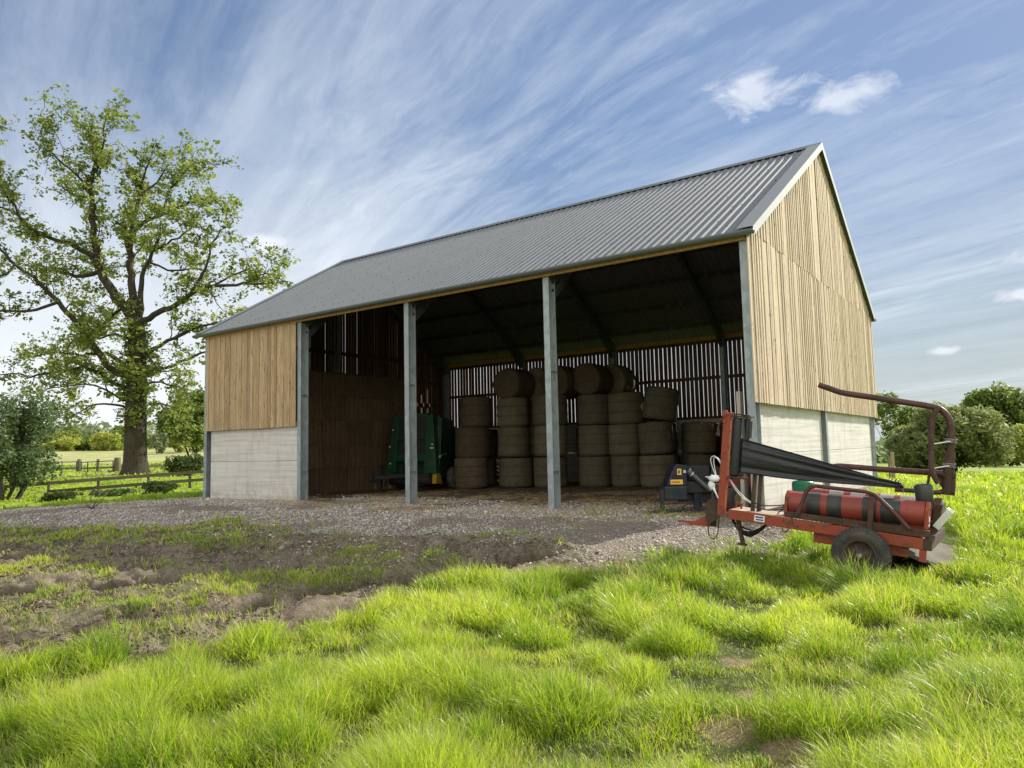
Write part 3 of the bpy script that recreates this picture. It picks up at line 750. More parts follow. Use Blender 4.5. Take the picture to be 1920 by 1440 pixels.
REAR = [(-11.15, 9.35, 3, 'h'), (-9.75, 10.75, 3, 'h'), (-8.3, 11.2, 3, 'h'), (-6.95, 11.0, 2, 'h'), (-4.30, 11.7, 2, 'h'), (-2.9, 11.8, 2, 'b'), (-1.55, 11.8, 1, 'b'), (-13.7, 8.6, 2, 'b'), (-12.5, 9.7, 3, 'b'), (-5.6, 12.0, 2, 'h')]
protos = [bale_mesh('round_bale', .625, 1.15, s, M_HAY if s < 4 else M_HAYB) for s in (1, 2, 3, 4, 5)]
used = set()
def put_bale(k, loc, rot, label):
    src = protos[k]
    if k in used:
        o = src.copy(); COL.objects.link(o)
    else:
        o = src; used.add(k)
    o.location = loc; o.rotation_euler = rot
    return tag(o, label, 'bale', 'round bales stacked in the barn')
gb = random.Random(4)
def column(x, y, n, kind, who):
    for t in range(n):
        k = gb.choice((0, 1, 2)) if kind == 'h' else gb.choice((3, 4))
        tilt = (math.radians(gb.gauss(0, 1.3)), math.radians(gb.gauss(0, 1.3)), gb.uniform(0, 6.28))
        loc = (x+gb.uniform(-.09, .09), y+gb.uniform(-.09, .09), t*1.145+(gb.uniform(-.02, .03) if t else 0))
        lab = f'round hay bale {TIER[t]} the {who}'
        if who.startswith('sixth') and t == 2:
            tilt = (math.radians(-3), math.radians(9), .3); loc = (loc[0]+.06, loc[1], t*1.145+.08); lab = 'tilted round hay bale on top of the sixth front column, before the slats'
        put_bale(k, loc, tilt, lab).scale = (gb.uniform(.96, 1.07), gb.uniform(.96, 1.07), gb.uniform(.97, 1.03))
for i, (x, y, n, k) in enumerate(FRONT): column(x, y, n, k, f'{ORD[i]} front column from the left')
for i, (x, y, n, k) in enumerate(REAR): column(x, y, n, k, f'{ORD[i]} rear column from the left')
LY = [(-11.85, 7.75, 3.97, 4, 'lying round bale on the stack, leftmost with a round end showing'),
      (-11.35, 9.0, 3.98, 2, 'lying round bale behind the leftmost lying one'),
      (-10.05, 8.4, 3.97, 3, 'lying round bale on the stack, hidden behind the bright middle post'),
      (-9.85, 9.9, 3.97, 1, 'lying round bale with torn pale wrap, behind the middle post'),
      (-9.0, 8.9, 4.02, 4, 'lying round bale on the stack, rightmost, its round end facing out'),
      (-8.65, 10.2, 3.99, 2, 'lying round bale behind the rightmost lying one')]
for (x, y, z, k, lab) in LY:
    put_bale(k, (x, y, z), (-PI/2, gb.uniform(0, 6), 0), lab)
# low heap of loose hay between straw wall and round bales
def heap(name, cx, cy, rx_, ry_, h, seed, label):
    n = 40; u = np.linspace(-1, 1, n); U, Vv = np.meshgrid(u, u); U = U.ravel(); Vv = Vv.ravel()
    r = np.sqrt(U*U+Vv*Vv); z = h*np.clip(1-r**2.2, -.02, 1)*(.7+.6*fbm(U*3, Vv*3, seed, 4))
    P = np.stack([cx+U*rx_, cy+Vv*ry_, z-.03], 1)
    i2 = (np.arange(n-1)[:, None]*n+np.arange(n-1)[None]).ravel()
    o = raw_mesh(name, P, np.stack([i2, i2+1, i2+n+1, i2+n], 1).ravel(), np.arange(len(i2))*4, M_HAYB, smooth=True)
    return tag(o, label, 'hay')
heap('hay_heap', -15.2, 9.6, 1.8, 2.2, 1.75, 31, 'dark heap of loose hay in the back left corner behind the green machine')
# big square straw bales against the left gable
def square_bale(seed):
    b = MB(); g = np.random.default_rng(seed); lx, ly, lz = 2.3, 1.18, .88
    nx_, ny_, nz_ = 12, 7, 6
    def face(fn, a, c):
        vs = []; 
        for i in range(a+1):
            for j in range(c+1):
                p = np.array(fn(i/a, j/c)); vs.append(tuple(p + g.normal(0, .011, 3)))
        fs = [(i*(c+1)+j, (i+1)*(c+1)+j, (i+1)*(c+1)+j+1, i*(c+1)+j+1) for i in range(a) for j in range(c)]
        b.add(vs, fs, True)
    for s in (0, 1):
        face(lambda u, v: (u*lx, v*ly, s*lz), nx_, ny_); face(lambda u, v: (u*lx, s*ly, v*lz), nx_, nz_); face(lambda u, v: (s*lx, u*ly, v*lz), ny_, nz_)
    b.mi = 1
    for k in range(5):
        y = .12+k*.235; b.box(-.012, lx+.012, y-.006, y+.006, -.004, lz+.012)
    return b.build('square_bale', [M_STRAW, m_plain('baler_twine', (.07,.04,.022), (.09,.05,.03), .8)])
sq = square_bale(3); first = True
LAY = ['on the floor', 'in the second layer', 'in the third layer', 'in the fourth layer', 'in the top layer']
for row in range(6):
    for lay in range(5):
        if first: o = sq; first = False
        else: o = sq.copy(); COL.objects.link(o)
        o.location = (-18.95+gb.uniform(-.05, .06), .42+row*1.225, lay*.892)
        tag(o, f'square straw bale {LAY[lay]} of the straw wall, {ORD[row]} from the open front', 'bale', 'square bales stacked against the left gable')
# wisps of straw on the floor
def wisps(n, seed):
    g = np.random.default_rng(seed)
    x = g.uniform(-15, 0, n); y = g.normal(1.2, 2.2, n)
    ok = (y > -2.2) & (y < 8) & (fbm(x*.8, y*.8, 97, 3) > .45); x, y = x[ok], y[ok]; n = len(x); z = height(x, y)+.012
    a = g.uniform(0, PI, n); l = g.uniform(.06, .22, n); w = g.uniform(.004, .009, n)
    dx, dy = np.cos(a)*l/2, np.sin(a)*l/2; wx, wy = -np.sin(a)*w, np.cos(a)*w; dz = g.uniform(-.01, .03, n)
    P = np.stack([np.stack([x-dx-wx, y-dy-wy, z], 1), np.stack([x+dx-wx, y+dy-wy, z+dz], 1), np.stack([x+dx+wx, y+dy+wy, z+dz+.004], 1), np.stack([x-dx+wx, y-dy+wy, z+.004], 1)], 1).reshape(-1, 3)
    o = raw_mesh('straw_litter', P, np.arange(n*4), np.arange(n)*4, m_plain('loose_straw', (.34,.25,.13), (.48,.38,.21), .8))
    tag(o, 'loose straw scattered over the barn floor', 'straw', kind='stuff')
wisps(9000, 8)
# ------------------------------------------------------------------ bale wrapper in the grass
M_RED = m_paint('red_paint_faded', (.27,.050,.022), amt=.42, rough=.5)
M_REDB = m_paint('red_paint_roller', (.25,.040,.030), amt=.30, rough=.42, fade=(1.2,1.35,1.4))
M_RUST = m_paint('red_brown_rusty_tube', (.085,.024,.019), (.075,.042,.028), amt=.7, rough=.5, spec=.5)
M_BROWN = m_paint('rusty_brown_steel', (.095,.052,.032), (.085,.055,.035), amt=.9, rough=.75)
M_DECK = m_plain('worn_pale_deck', (.40,.31,.23), (.55,.48,.38), .6, 5, .4, .2, 0, (.30,.14,.08))
def m_film():
    t = NT('black_wrap_film'); p = t.obj()
    n = t.noise(t.map(p, (1.2, 14, 16), (0,0,0), (0, math.radians(9), 0)), 3, 4, .6)
    c = t.mix(n, (.008,.009,.011), (.022,.025,.03))
    return t.done(t.bsdf(c, t.mr(n, .3, .7, .3, .5), 0, t.bump(n, .35, .02), .5))
M_FILM = m_film()
M_BLACK = m_plain('black_plastic', (.012,.014,.017), (.03,.034,.04), .42, 5, .5, .08, 0, (.07,.07,.07))
M_BAND = m_plain('black_rubber_band', (.014,.016,.016), (.035,.038,.036), .5, 9, .5, .15, 0, (.08,.075,.065))
M_BAND_SHEEN = m_plain('rubber_band_painted_sheen', (.30,.26,.22), (.50,.45,.40), .4, 6, .5, .1)  # black rubber bands coloured pale: the sun sheen is in the colour
M_TYRE = m_plain('tyre_rubber', (.025,.027,.027), (.06,.06,.056), .8, 12, .3, .25, 0, (.12,.105,.085))
M_RIM = m_paint('rusty_rim', (.075,.058,.045), (.06,.042,.03), amt=.6, rough=.7)
M_ZINC = m_plain('zinc_plate', (.55,.56,.57), (.72,.73,.73), .38, 7, .5, .05, .6)
M_WHITE = m_plain('white_polythene', (.72,.73,.74), (.85,.85,.86), .4, 9, .5, .3)
M_HOSE = m_plain('hose_black', (.012,.012,.013), (.03,.03,.03), .45)
M_HOSEW = m_plain('hose_pale', (.55,.55,.53), (.68,.68,.66), .4)
M_LABEL = m_plain('label_white', (.74,.76,.78), (.82,.83,.84), .4)
M_INK = m_plain('label_ink', (.05,.08,.14), (.08,.11,.18), .5)

wr = empty('bale_wrapper', (.77, -3.87, .462), 'red bale wrapper trailer with black film and curved rusty arms, parked in long grass', 'bale wrapper', rot=(0, math.radians(6.84), 0))
def part(name, mat, fn, parent=wr, bevel=0):
    b = MB(); fn(b); o = b.build(name, mat, parent)
    if bevel:
        m = o.modifiers.new('edge', 'BEVEL'); m.width = bevel; m.segments = 2; m.limit_method = 'ANGLE'
    return o
part('chassis_rail', M_RED, lambda b: b.box(0, 2.60, 0, .075, -.145, 0), bevel=.006)
part('chassis_rail', M_RED, lambda b: b.box(.35, 2.60, 1.62, 1.70, -.145, 0), bevel=.006)
def cross(b):
    b.box(2.601, 2.70, .0, 1.70, -.145, .004)
part('cross_member', M_BROWN, cross, bevel=.006)
part('cross_member', M_BROWN, lambda b: b.box(.30, .345, .08, 1.70, -.13, -.03)); part('cross_member', M_BROWN, lambda b: b.box(1.3, 1.40, .08, 1.61, -.14, -.03))
part('rear_leg', M_RED, lambda b: b.box(2.56, 2.64, .005, .07, -.30, -.147))
part('deck_plate', M_DECK, lambda b: (b.box(.0, .40, .08, .62, -.022, -.004), b.prism([(.38, .02), (.90, .02), (1.15, .60), (.50, 1.1)], 'z', .003, .010)))
part('axle_box', M_RED, lambda b: (b.box(1.22, 2.42, .09, .20, -.29, -.148), b.box(1.78, 2.02, -.05, 1.75, -.36, -.25), b.box(1.22, 2.42, 1.5, 1.6, -.29, -.148)), bevel=.006)

M_HUB = m_plain('hub_grey', (.20,.18,.16), (.32,.30,.27), .6, 20)
M_CLAMP = m_plain('clamp_steel', (.12,.10,.09), (.30,.28,.26), .45, 30, .5, .1, .4)
def wheel(y, sgn):
    r = .362; wdt = .26
    w = bpy.data.objects.new('wheel', None); COL.objects.link(w); w.parent = wr; w.location = (1.90, y, -.315); w.rotation_euler = (PI/2*sgn, 0, 0)
    b = MB()
    hw = wdt/2
    b.lathe([(r*.56, -hw*.80), (r*.62, -hw*.97), (r*.78, -hw*1.02), (r*.92, -hw*.92), (r*.985, -hw*.72), (r, -hw*.4), (r*1.002, 0), (r, hw*.4), (r*.985, hw*.72), (r*.92, hw*.92), (r*.78, hw*1.02), (r*.62, hw*.97), (r*.56, hw*.80)], 48)
    for k in range(40):      # shoulder lugs and centre blocks
        a = 2*PI*k/40; ca, sa = math.cos(a), math.sin(a)
        for s in (-1, 1):
            M = Matrix.Rotation(a, 3, 'Z')
            p = [(r*.955, -.017, s*hw*.50), (r*1.022, -.017, s*hw*.50), (r*1.022, .013, s*hw*.50), (r*.955, .013, s*hw*.50),
                 (r*.91, -.013, s*hw*.97), (r*.985, -.013, s*hw*.93), (r*.985, .017, s*hw*.93), (r*.91, .017, s*hw*.97)]
            b.hexa([M @ Vector(q) for q in p])
        M = Matrix.Rotation(a+.08, 3, 'Z')
        b.hexa([M @ Vector(q) for q in [(r*.97, -.018, -hw*.28), (r*1.022, -.018, -hw*.28), (r*1.022, .018, -hw*.2), (r*.97, .018, -hw*.2), (r*.97, -.018, hw*.2), (r*1.022, -.018, hw*.2), (r*1.022, .018, hw*.28), (r*.97, .018, hw*.28)]])
    b.build('tyre', M_TYRE, w)
    b = MB()
    b.lathe([(r*.60, -hw*.85), (r*.60, hw*.92), (r*.57, hw*.95), (r*.54, hw*.90), (r*.50, hw*.45), (r*.36, hw*.30), (r*.30, hw*.45), (r*.17, hw*.5), (r*.15, hw*.75), (0, hw*.78)], 32)
    for k in range(5):
        a = 2*PI*k/5; b.cyl((r*.235*math.cos(a), r*.235*math.sin(a), hw*.40), (r*.235*math.cos(a), r*.235*math.sin(a), hw*.62), .013, 6)
    b.build('rim', M_RIM, w)
    part('hub', M_HUB, lambda b: b.lathe([(r*.085, hw*.70), (r*.085, hw*.86), (r*.06, hw*.90), (0, hw*.90)], 10), w)
wheel(-.185, 1); wheel(1.90, -1)

def mast(b):
    b.box(-.195, -.085, .05, .15, -.13, 1.43); b.box(-.21, -.07, .035, .165, 1.432, 1.47); b.box(-.20, -.15, .03, .10, 1.30, 1.50)
    for z in (.30, .62, .93, 1.18): b.cyl((-.084, .09, z), (-.045, .09, z), .008, 6)
part('mast', M_RED, mast, bevel=.005)
part('mast_lever', M_BROWN, lambda b: (b.tube([(-.16, .03, 1.42), (-.23, .02, 1.33), (-.265, .02, 1.20), (-.26, .02, 1.13)], .012, 8), b.cyl((-.26, .0, 1.13), (-.26, .06, 1.10), .022, 8)))
disp = bpy.data.objects.new('film_dispenser', None); COL.objects.link(disp); disp.parent = wr
part('bracket', M_BROWN, lambda b: (b.box(-.07, .24, .03, .17, 1.405, 1.43), b.box(-.07, .20, .03, .17, .475, .50), b.cyl((-.02, .1, .53), (-.02, .1, .45), .03, 10),
     b.tube([(-.08, .08, 1.455), (.05, .06, 1.45), (.19, .1, 1.44)], .011, 8), b.box(.08, .15, .14, .19, .50, .56)), disp)
part('film_roll', M_FILM, lambda b: (b.lathe([(.02, .50), (.062, .505), (.066, .54), (.066, 1.36), (.06, 1.39), (.02, 1.40)], 24, Matrix.Translation((.02, .10, 0)))), disp)
part('tension_roller', M_BLACK, lambda b: (b.cyl((.165, .13, 1.08), (.165, .13, 1.40), .035, 14), b.cyl((.21, .11, 1.10), (.21, .11, 1.36), .028, 14)), disp)
# the sheet of film drawn to a rope
def film():
    nu, nv = 60, 44; u = np.linspace(0, 1, nu); v = np.linspace(0, 1, nv); U, Vv = np.meshgrid(u, v, indexing='ij')
    top0 = np.array([.075, .13, 1.09]); bot0 = np.array([.075, .13, .565]); top1 = np.array([2.25, .46, .665]); bot1 = np.array([2.22, .46, .585])
    A = top0*(1-U[..., None]) + top1*U[..., None]; B = bot0*(1-U[..., None]) + bot1*U[..., None]
    P = A*(1-Vv[..., None]) + B*Vv[..., None]
    amp = .010 + .055*np.sqrt(U)*(1-.6*U)
    fold = np.sin(Vv*12+np.sin(Vv*6)*1.9+U*1.6)*.75+np.sin(Vv*31+2+np.sin(Vv*5+U*2)*2)*.12+np.sin(Vv*6+1.+U*.7)*.7
    P[..., 1] += amp*fold*(1-.2*U)
    P[..., 2] += -.05*np.sin(U*PI)*(.3+.7*Vv)*.5 + .01*np.sin(Vv*23+U*5)*U
    # the top selvedge rolls over into a cord
    P[..., 1] -= .05*np.exp(-(Vv/.07)**2)*U
    ring = []
    idx = (np.arange(nu-1)[:, None]*nv+np.arange(nv-1)[None]).ravel()
    lp = np.stack([idx, idx+nv, idx+nv+1, idx+1], 1).ravel()
    Vx = P.reshape(-1, 3); o = raw_mesh('film_sheet', Vx, lp, np.arange(len(idx))*4, M_FILM, parent=wr, smooth=True)
    s = o.modifiers.new('thick', 'SOLIDIFY'); s.thickness = .003
film()
def knot(b):
    for k in range(9):
        a = random.uniform(-1, 1); c = random.uniform(-1, 1)
        b.tube([(2.17+.02*k/9, .46, .63), (2.23, .45+.03*c, .625+.04*a), (2.27+.02*random.random(), .44+.06*c, .62+.07*a)], [.022, .012, .004], 6)
    b.tube([(2.16, .44, .67), (2.18, .42, .71), (2.21, .42, .70), (2.21, .44, .66)], .007, 6)
part('film_tail', M_FILM, knot)
part('support_post', M_BROWN, lambda b: b.box(.255, .31, .24, .30, -.003, .78)); part('support_post', M_BROWN, lambda b: b.box(.345, .405, .24, .30, -.003, .78))

# rollers with their belts
def roller(y, z0, z1, x0, x1, bands, mat_b):
    r = .168
    M = None
    o = part('roller', M_REDB, lambda b: b.tube([(x0, y, z0), (x1, y, z1)], r, 40))
    for (a, c) in bands:
        za = z0+(z1-z0)*(a-x0)/(x1-x0); zc = z0+(z1-z0)*(c-x0)/(x1-x0)
        part('roller_band', mat_b, lambda b: b.tube([(a, y, za), (c, y, zc)], r+.007, 40), o)
roller(.29, .205, .300, .83, 2.58, [(1.08, 1.27), (1.36, 1.55), (1.82, 2.0), (2.05, 2.29)], M_BAND)
roller(1.02, .225, .300, .95, 2.60, [(1.22, 1.42), (1.52, 1.72), (1.92, 2.1), (2.18, 2.38)], M_BAND_SHEEN)
def endp(b):
    b.prism([(.12, .12), (.46, .12), (.47, .33), (.40, .46), (.20, .47), (.11, .36)], 'x', 2.585, 2.625)
    for q in ((.17, .20), (.40, .20), (.18, .38), (.38, .38)): b.cyl((2.62, q[0], q[1]), (2.64, q[0], q[1]), .015, 6)
part('end_plate', M_RED, lambda b: b.prism([(.10, .02), (.46, .02), (.46, .30), (.38, .38), (.19, .38), (.10, .30)], 'x', .785, .825)); part('end_plate', M_RED, endp)
part('end_plate', M_BROWN, lambda b: b.prism([(.86, .12), (1.18, .12), (1.2, .38), (1.1, .48), (.93, .48), (.84, .38)], 'x', 2.61, 2.69))
part('sticker', M_LABEL, lambda b: b.box(2.628, 2.631, .20, .30, .14, .27))
part('turntable_beam', M_BROWN, lambda b: (b.hexa([(.82,.03,-.0+.012),(2.66,.03,.015),(2.66,.10,.015),(.82,.10,.012),(.82,.03,.092),(2.66,.03,.112),(2.66,.10,.112),(.82,.10,.092)]),
     b.box(1.2, 1.3, .101, 1.3, .012, .06), b.box(2.1, 2.2, .101, 1.3, .012, .06), b.box(.82, 2.66, 1.3, 1.37, .01, .10)), bevel=.005)
part('guard_hoop', M_RUST, lambda b: (b.tube([(1.00, .0, .06), (1.06, .0, .25), (1.10, .0, .41), (1.145, .0, .48), (1.22, .0, .515), (1.5, .0, .517), (1.88, .0, .523), (1.98, .0, .50), (2.06, .0, .445), (2.25, .0, .28), (2.43, .0, .10)], .028, 12),
     b.box(1.92, 1.985, -.006, .028, -.01, .50)))
part('end_cap', M_BLACK, lambda b: b.lathe([(0, -.13), (.09, -.13), (.105, -.11), (.115, .10), (.108, .125), (.085, .145), (0, .152)], 28, Matrix.Translation((2.53, .42, .545)) @ Matrix.Rotation(math.radians(-9), 4, 'Y')), bevel=0)
def rplate(b):
    M = Matrix.Translation((2.745, .5, .265)) @ Matrix.Rotation(math.radians(32), 4, 'Y')
    for (x0, x1, y0, y1, z0, z1) in ((-.012, .012, -.10, .10, -.15, .15), (.012, .075, -.10, -.085, -.15, .15), (.012, .075, .085, .10, -.15, .15)):
        b.hexa([M @ Vector(q) for q in [(x0,y0,z0),(x1,y0,z0),(x1,y1,z0),(x0,y1,z0),(x0,y0,z1),(x1,y0,z1),(x1,y1,z1),(x0,y1,z1)]])
part('rear_plate', M_ZINC, rplate)
part('plate_arm', M_BROWN, lambda b: (b.beam((2.66, .5, .06), (2.76, .5, .22), .08, .05), b.box(2.62, 2.72, .72, 1.3, .12, .40)))

# curved loading arms
def smooth_path(pts, k=6):
    P = [Vector(p) for p in pts]; out = []
    for i in range(len(P)-1):
        p0 = P[max(i-1, 0)]; p1 = P[i]; p2 = P[i+1]; p3 = P[min(i+2, len(P)-1)]
        for j in range(k):
            t = j/k; out.append(.5*((2*p1)+(p2-p0)*t+(2*p0-5*p1+4*p2-p3)*t*t+(3*p1-p0-3*p2+p3)*t**3))
    return out+[P[-1]]
part('loading_arm', M_RUST, lambda b: b.tube(smooth_path([(.96,.92,2.005),(1.14,.95,1.945),(1.33,.98,1.895),(1.75,1.0,1.852),(2.17,1.0,1.805),(2.45,1.0,1.775),(2.60,1.0,1.735),(2.70,1.0,1.635),(2.75,1.0,1.49),(2.76,1.0,1.30),(2.755,1.0,1.05)]), .046, 14))
part('loading_arm', M_RUST, lambda b: b.tube(smooth_path([(2.60,.90,1.765),(2.545,.86,1.66),(2.52,.85,1.48),(2.535,.85,1.2),(2.55,.85,.95),(2.58,.85,.81),(2.65,.85,.69)]), .036, 12))
part('loading_arm', M_RUST, lambda b: b.tube(smooth_path([(1.17,1.0,.735),(1.27,1.0,.768),(1.38,1.0,.783),(1.8,1.0,.795),(2.3,1.0,.815),(2.70,1.0,.832)]), .043, 14))
part('lower_tube', M_RUST, lambda b: b.tube(smooth_path([(2.10,.95,.53),(2.36,.95,.543),(2.60,.95,.555),(2.70,.97,.585),(2.76,1.0,.66)]), .034, 12))
def lpost(b):
    b.tube([(2.755, 1.0, .54), (2.755, 1.0, 1.14)], [.072, .066], 16)
    for z in (.58, .80): b.box(2.68, 2.845, .93, 1.07, z, z+.02)
    b.prism([(2.57, .80), (2.70, .80), (2.70, .60)], 'y', .99, 1.01)
    b.box(2.81, 2.845, .95, 1.05, .54, .86)
part('lift_post', M_BROWN, lpost)
def clamp(z):
    def f(b):
        for dz in (-.022, .022): b.lathe([(.078, dz-.010), (.086, dz), (.078, dz+.010)], 18, Matrix.Translation((2.755, 1.0, z)))
        b.cyl((2.81, .92, z-.03), (2.83, .92, z+.03), .012, 6); b.cyl((2.69, .93, z), (2.83, .93, z), .010, 6)
    part('pipe_clamp', M_CLAMP, f); part('clamp_rod', M_ZINC, lambda b: b.tube([(2.54, .87, z-.07), (2.76, .93, z-.005)], .011, 8))
clamp(1.30); clamp(.955)
part('strut', M_RUST, lambda b: b.cyl((2.53, .95, .86), (2.50, .95, .55), .018, 8))

# drawbar, hoses, leg, sticker
part('drawbar', M_RED, lambda b: (b.prism([(-.74, -.375), (-.36, -.15), (-.34, -.34)], 'y', .22, .55), b.beam((-.95, .38, -.36), (-.60, .38, -.33), .03, .035)))
part('foot_plate', M_BROWN, lambda b: (b.prism([(-.38, .07), (-.31, .12), (-.20, .12), (-.197, -.10), (-.24, -.22), (-.34, -.31), (-.40, -.20)], 'y', .12, .20), b.box(-.33, -.25, .21, .30, -.33, -.10)))
part('valve_block', M_BLACK, lambda b: (b.box(-.34, -.20, .16, .30, .12, .34), b.cyl((-.30, .14, .15), (-.30, .14, .32), .02, 8), b.box(-.31, -.22, .10, .16, .22, .30)))
def hoses(b):
    for k in range(4):
        b.tube(smooth_path([(.02, .10+.03*k, -.15), (.10, .08+.03*k, -.24-.02*k), (.28, .08+.03*k, -.30-.026*k), (.43, .10+.03*k, -.24-.015*k), (.56, .1+.03*k, -.13)]), .011, 8)
    b.tube(smooth_path([(-.30, .14, .10), (-.345, .13, -.20), (-.325, .12, -.44), (-.25, .12, -.50), (-.185, .12, -.42), (-.18, .13, -.12)]), .009, 8)
    b.tube(smooth_path([(-.05, .16, .05), (.0, .2, -.16), (.12, .22, -.26), (.3, .2, -.29)]), .012, 8)
part('hose', M_HOSE, hoses)
def hosew(b):
    for d in (0, .035):
        b.tube(smooth_path([(-.25-d*.3, .10+d, .44), (-.33+d*.6, .09+d, .60), (-.365+d, .09+d, .72), (-.32+d*.7, .09+d, .775-d*.5), (-.25, .09+d, .73), (-.17, .09+d, .62)]), .0075, 8)
        b.tube(smooth_path([(-.08, .14+d, .47-d), (.05, .18, .30-d), (.16, .21, .19-d*.7), (.26, .225, .135-d*.5)]), .0075, 8)
part('hose', M_HOSEW, hosew)
part('hose', M_HOSE, lambda b: (b.tube(smooth_path([(.26,.225,.135),(.45,.23,.11),(.62,.23,.13),(.82,.23,.18)]), .009, 8), b.tube(smooth_path([(.26,.225,.09),(.45,.22,.05),(.64,.22,.07),(.82,.22,.13)]), .009, 8), b.tube(smooth_path([(.66,.22,.0),(.70,.22,.06),(.78,.22,.11)]), .008, 8)))
part('stand_leg', M_BROWN, lambda b: (b.beam((.12, .12, -.15), (.215, .12, -.50), .06, .05), b.box(.15, .27, .07, .17, -.52, -.495)))
part('towing_hook', M_BROWN, lambda b: b.tube(smooth_path([(.80, .04, -.145), (.81, .04, -.20), (.85, .04, -.205), (.88, .04, -.16)]), .009, 6))
part('deck_fitting', M_RED, lambda b: (b.cyl((.085, .33, -.003), (.085, .33, .07), .018, 8), b.cyl((.085, .33, .07), (.085, .33, .085), .04, 10)))
part('deck_fitting', M_RED, lambda b: b.cyl((-.02, .4, -.003), (-.02, .4, .07), .02, 8))
st = part('sticker', M_LABEL, lambda b: b.box(.395, .545, -.004, -.0005, -.112, -.022))
part('print', M_INK, lambda b: (b.box(.41, .525, -.0065, -.0042, -.060, -.036), b.box(.42, .53, -.0065, -.0042, -.096, -.074)), st)

# white bag tied on the mast front
def bag():
    b = MB()
    M = Matrix.Rotation(.35, 4, 'Y')
    for (cx, cz, rx_, rz_, sd) in ((0, 0, .085, .055, 1), (-.045, -.10, .05, .075, 2)):
        prof = []
        for k in range(9):
            a = -PI/2+PI*k/8; prof.append((math.cos(a)*rx_, math.sin(a)*rz_))
        o = len(b.v); b.lathe(prof, 18, Matrix.Translation((cx, 0, cz)))
        for i in range(o, len(b.v)):
            v = Vector(b.v[i]); n = 1+.22*math.sin(v.x*70+sd)*math.cos(v.z*60+v.y*50); b.v[i] = (cx+(v.x-cx)*n, v.y*n*.7, cz+(v.z-cz)*n)
    b.tube([(-.02, 0, -.14), (.02, -.01, -.22), (.055, -.01, -.30)], [.022, .014, .008], 8)
    b.tube([(-.07, 0, .02), (-.14, 0, .025)], [.012, .005], 6)
    o = b.build('plastic_bag', M_WHITE); o.location = (.555, -3.84, .925)
    tag(o, 'crumpled white plastic bag tied to the front of the red mast', 'plastic bag')
bag()
# green tub behind the rollers
b = MB(); b.lathe([(0, 0), (.15, 0), (.16, .02), (.17, .50), (.155, .54), (.06, .56), (.06, .60), (0, .60)], 24)
o = b.build('plastic_drum', m_plain('green_plastic', (.015,.16,.07), (.025,.21,.10), .4, 5)); o.location = (1.55, -2.58, .29)
tag(o, 'green plastic drum standing behind the red rollers of the wrapper', 'drum')
# worn rubber mat in the grass behind the wrapper
def matf():
    nu, nv = 20, 14; V = []; 
    for i in range(nu):
        for j in range(nv):
            u, v = i/(nu-1), j/(nv-1)
            x = 2.66+.86*v+.05*math.sin(u*5); y = -2.75+2.85*u
            z = .17*math.exp(-((v-.22)/.32)**2)*(.9+.2*math.sin(u*4))-.02*v
            V.append((x, y, z-.33+.012*math.sin(u*17+v*9)))
    f = [(i*nv+j, (i+1)*nv+j, (i+1)*nv+j+1, i*nv+j+1) for i in range(nu-1) for j in range(nv-1)]
    b = MB(); b.add(V, f, True); o = b.build('rubber_mat', m_plain('worn_rubber', (.075,.065,.05), (.13,.115,.085), .85, 6, .3, .3, 0, (.16,.14,.10)))
    s = o.modifiers.new('thick', 'SOLIDIFY'); s.thickness = .012
    tag(o, 'worn grey brown rubber mat lying in the grass behind the wrapper', 'mat')
matf()

# ------------------------------------------------------------------ green round baler, inside the barn
M_GRN = m_paint('green_machine_paint', (.004,.050,.020), (.02,.015,.01), amt=.12, rough=.4, fade=(1.3,1.1,1.1))
M_GRND = m_paint('green_paint_shaded', (.003,.022,.010), (.02,.02,.015), amt=.1, rough=.4)  # darker copy of the machine green, carrying the shade on body and side
M_YEL = m_plain('machine_yellow', (.30,.20,.012), (.38,.26,.02), .5)
M_DARK = m_plain('dark_steel', (.012,.013,.014), (.03,.03,.03), .6)
M_LAMP = m_plain('reflector', (.55,.55,.50), (.7,.7,.65), .25)
bl = empty('round_baler', (-14.45, 5.35, .02), 'green round baler with yellow pickup parked before the hay', 'baler', rot=(0, 0, math.radians(12)))
bl.scale = (1.06, 1.06, 1.12)
def bframe(b):   # front frame, leaning back, with two window openings
    def q(x, z): return (x, (z-.5)*.11, z)
    def bar(x0, z0, x1, z1, w): b.beam(q(x0, z0), q(x1, z1), w, .12, (1, 0, .001) if abs(z1-z0) < .01 else (0, 1, 0))
    b.hexa([q(-1.15,.55), q(-.78,.55), (-.78,.25,.55), (-1.15,.25,.55), q(-.92,2.5), q(-.70,2.5), (-.70,.5,2.5), (-.92,.5,2.5)])
    b.hexa([q(.42,.35), q(.95,.35), (.95,.25,.35), (.42,.25,.35), q(.42,2.5), q(.68,2.5), (.68,.5,2.5), (.42,.5,2.5)])
    for (z0, z1) in ((.95, 1.18), (1.68, 1.76), (2.40, 2.56)):
        b.hexa([(-.79,q(0,z0)[1]+.002,z0), (.43,q(0,z0)[1]+.002,z0), (.43,q(0,z0)[1]+.14,z0), (-.79,q(0,z0)[1]+.14,z0), (-.79,q(0,z1)[1]+.002,z1), (.43,q(0,z1)[1]+.002,z1), (.43,q(0,z1)[1]+.14,z1), (-.79,q(0,z1)[1]+.14,z1)])
part('front_frame', M_GRN, bframe, bl, .01)
part('window', M_DARK, lambda b: (b.box(-.78, .42, .24, .26, 1.0, 2.45)), bl)
part('body', M_GRND, lambda b: (b.prism([(.28, .45), (1.75, .42), (2.0, .9), (1.95, 1.8), (1.5, 2.35), (.52, 2.48)], 'x', -.95, .80)), bl, .03)
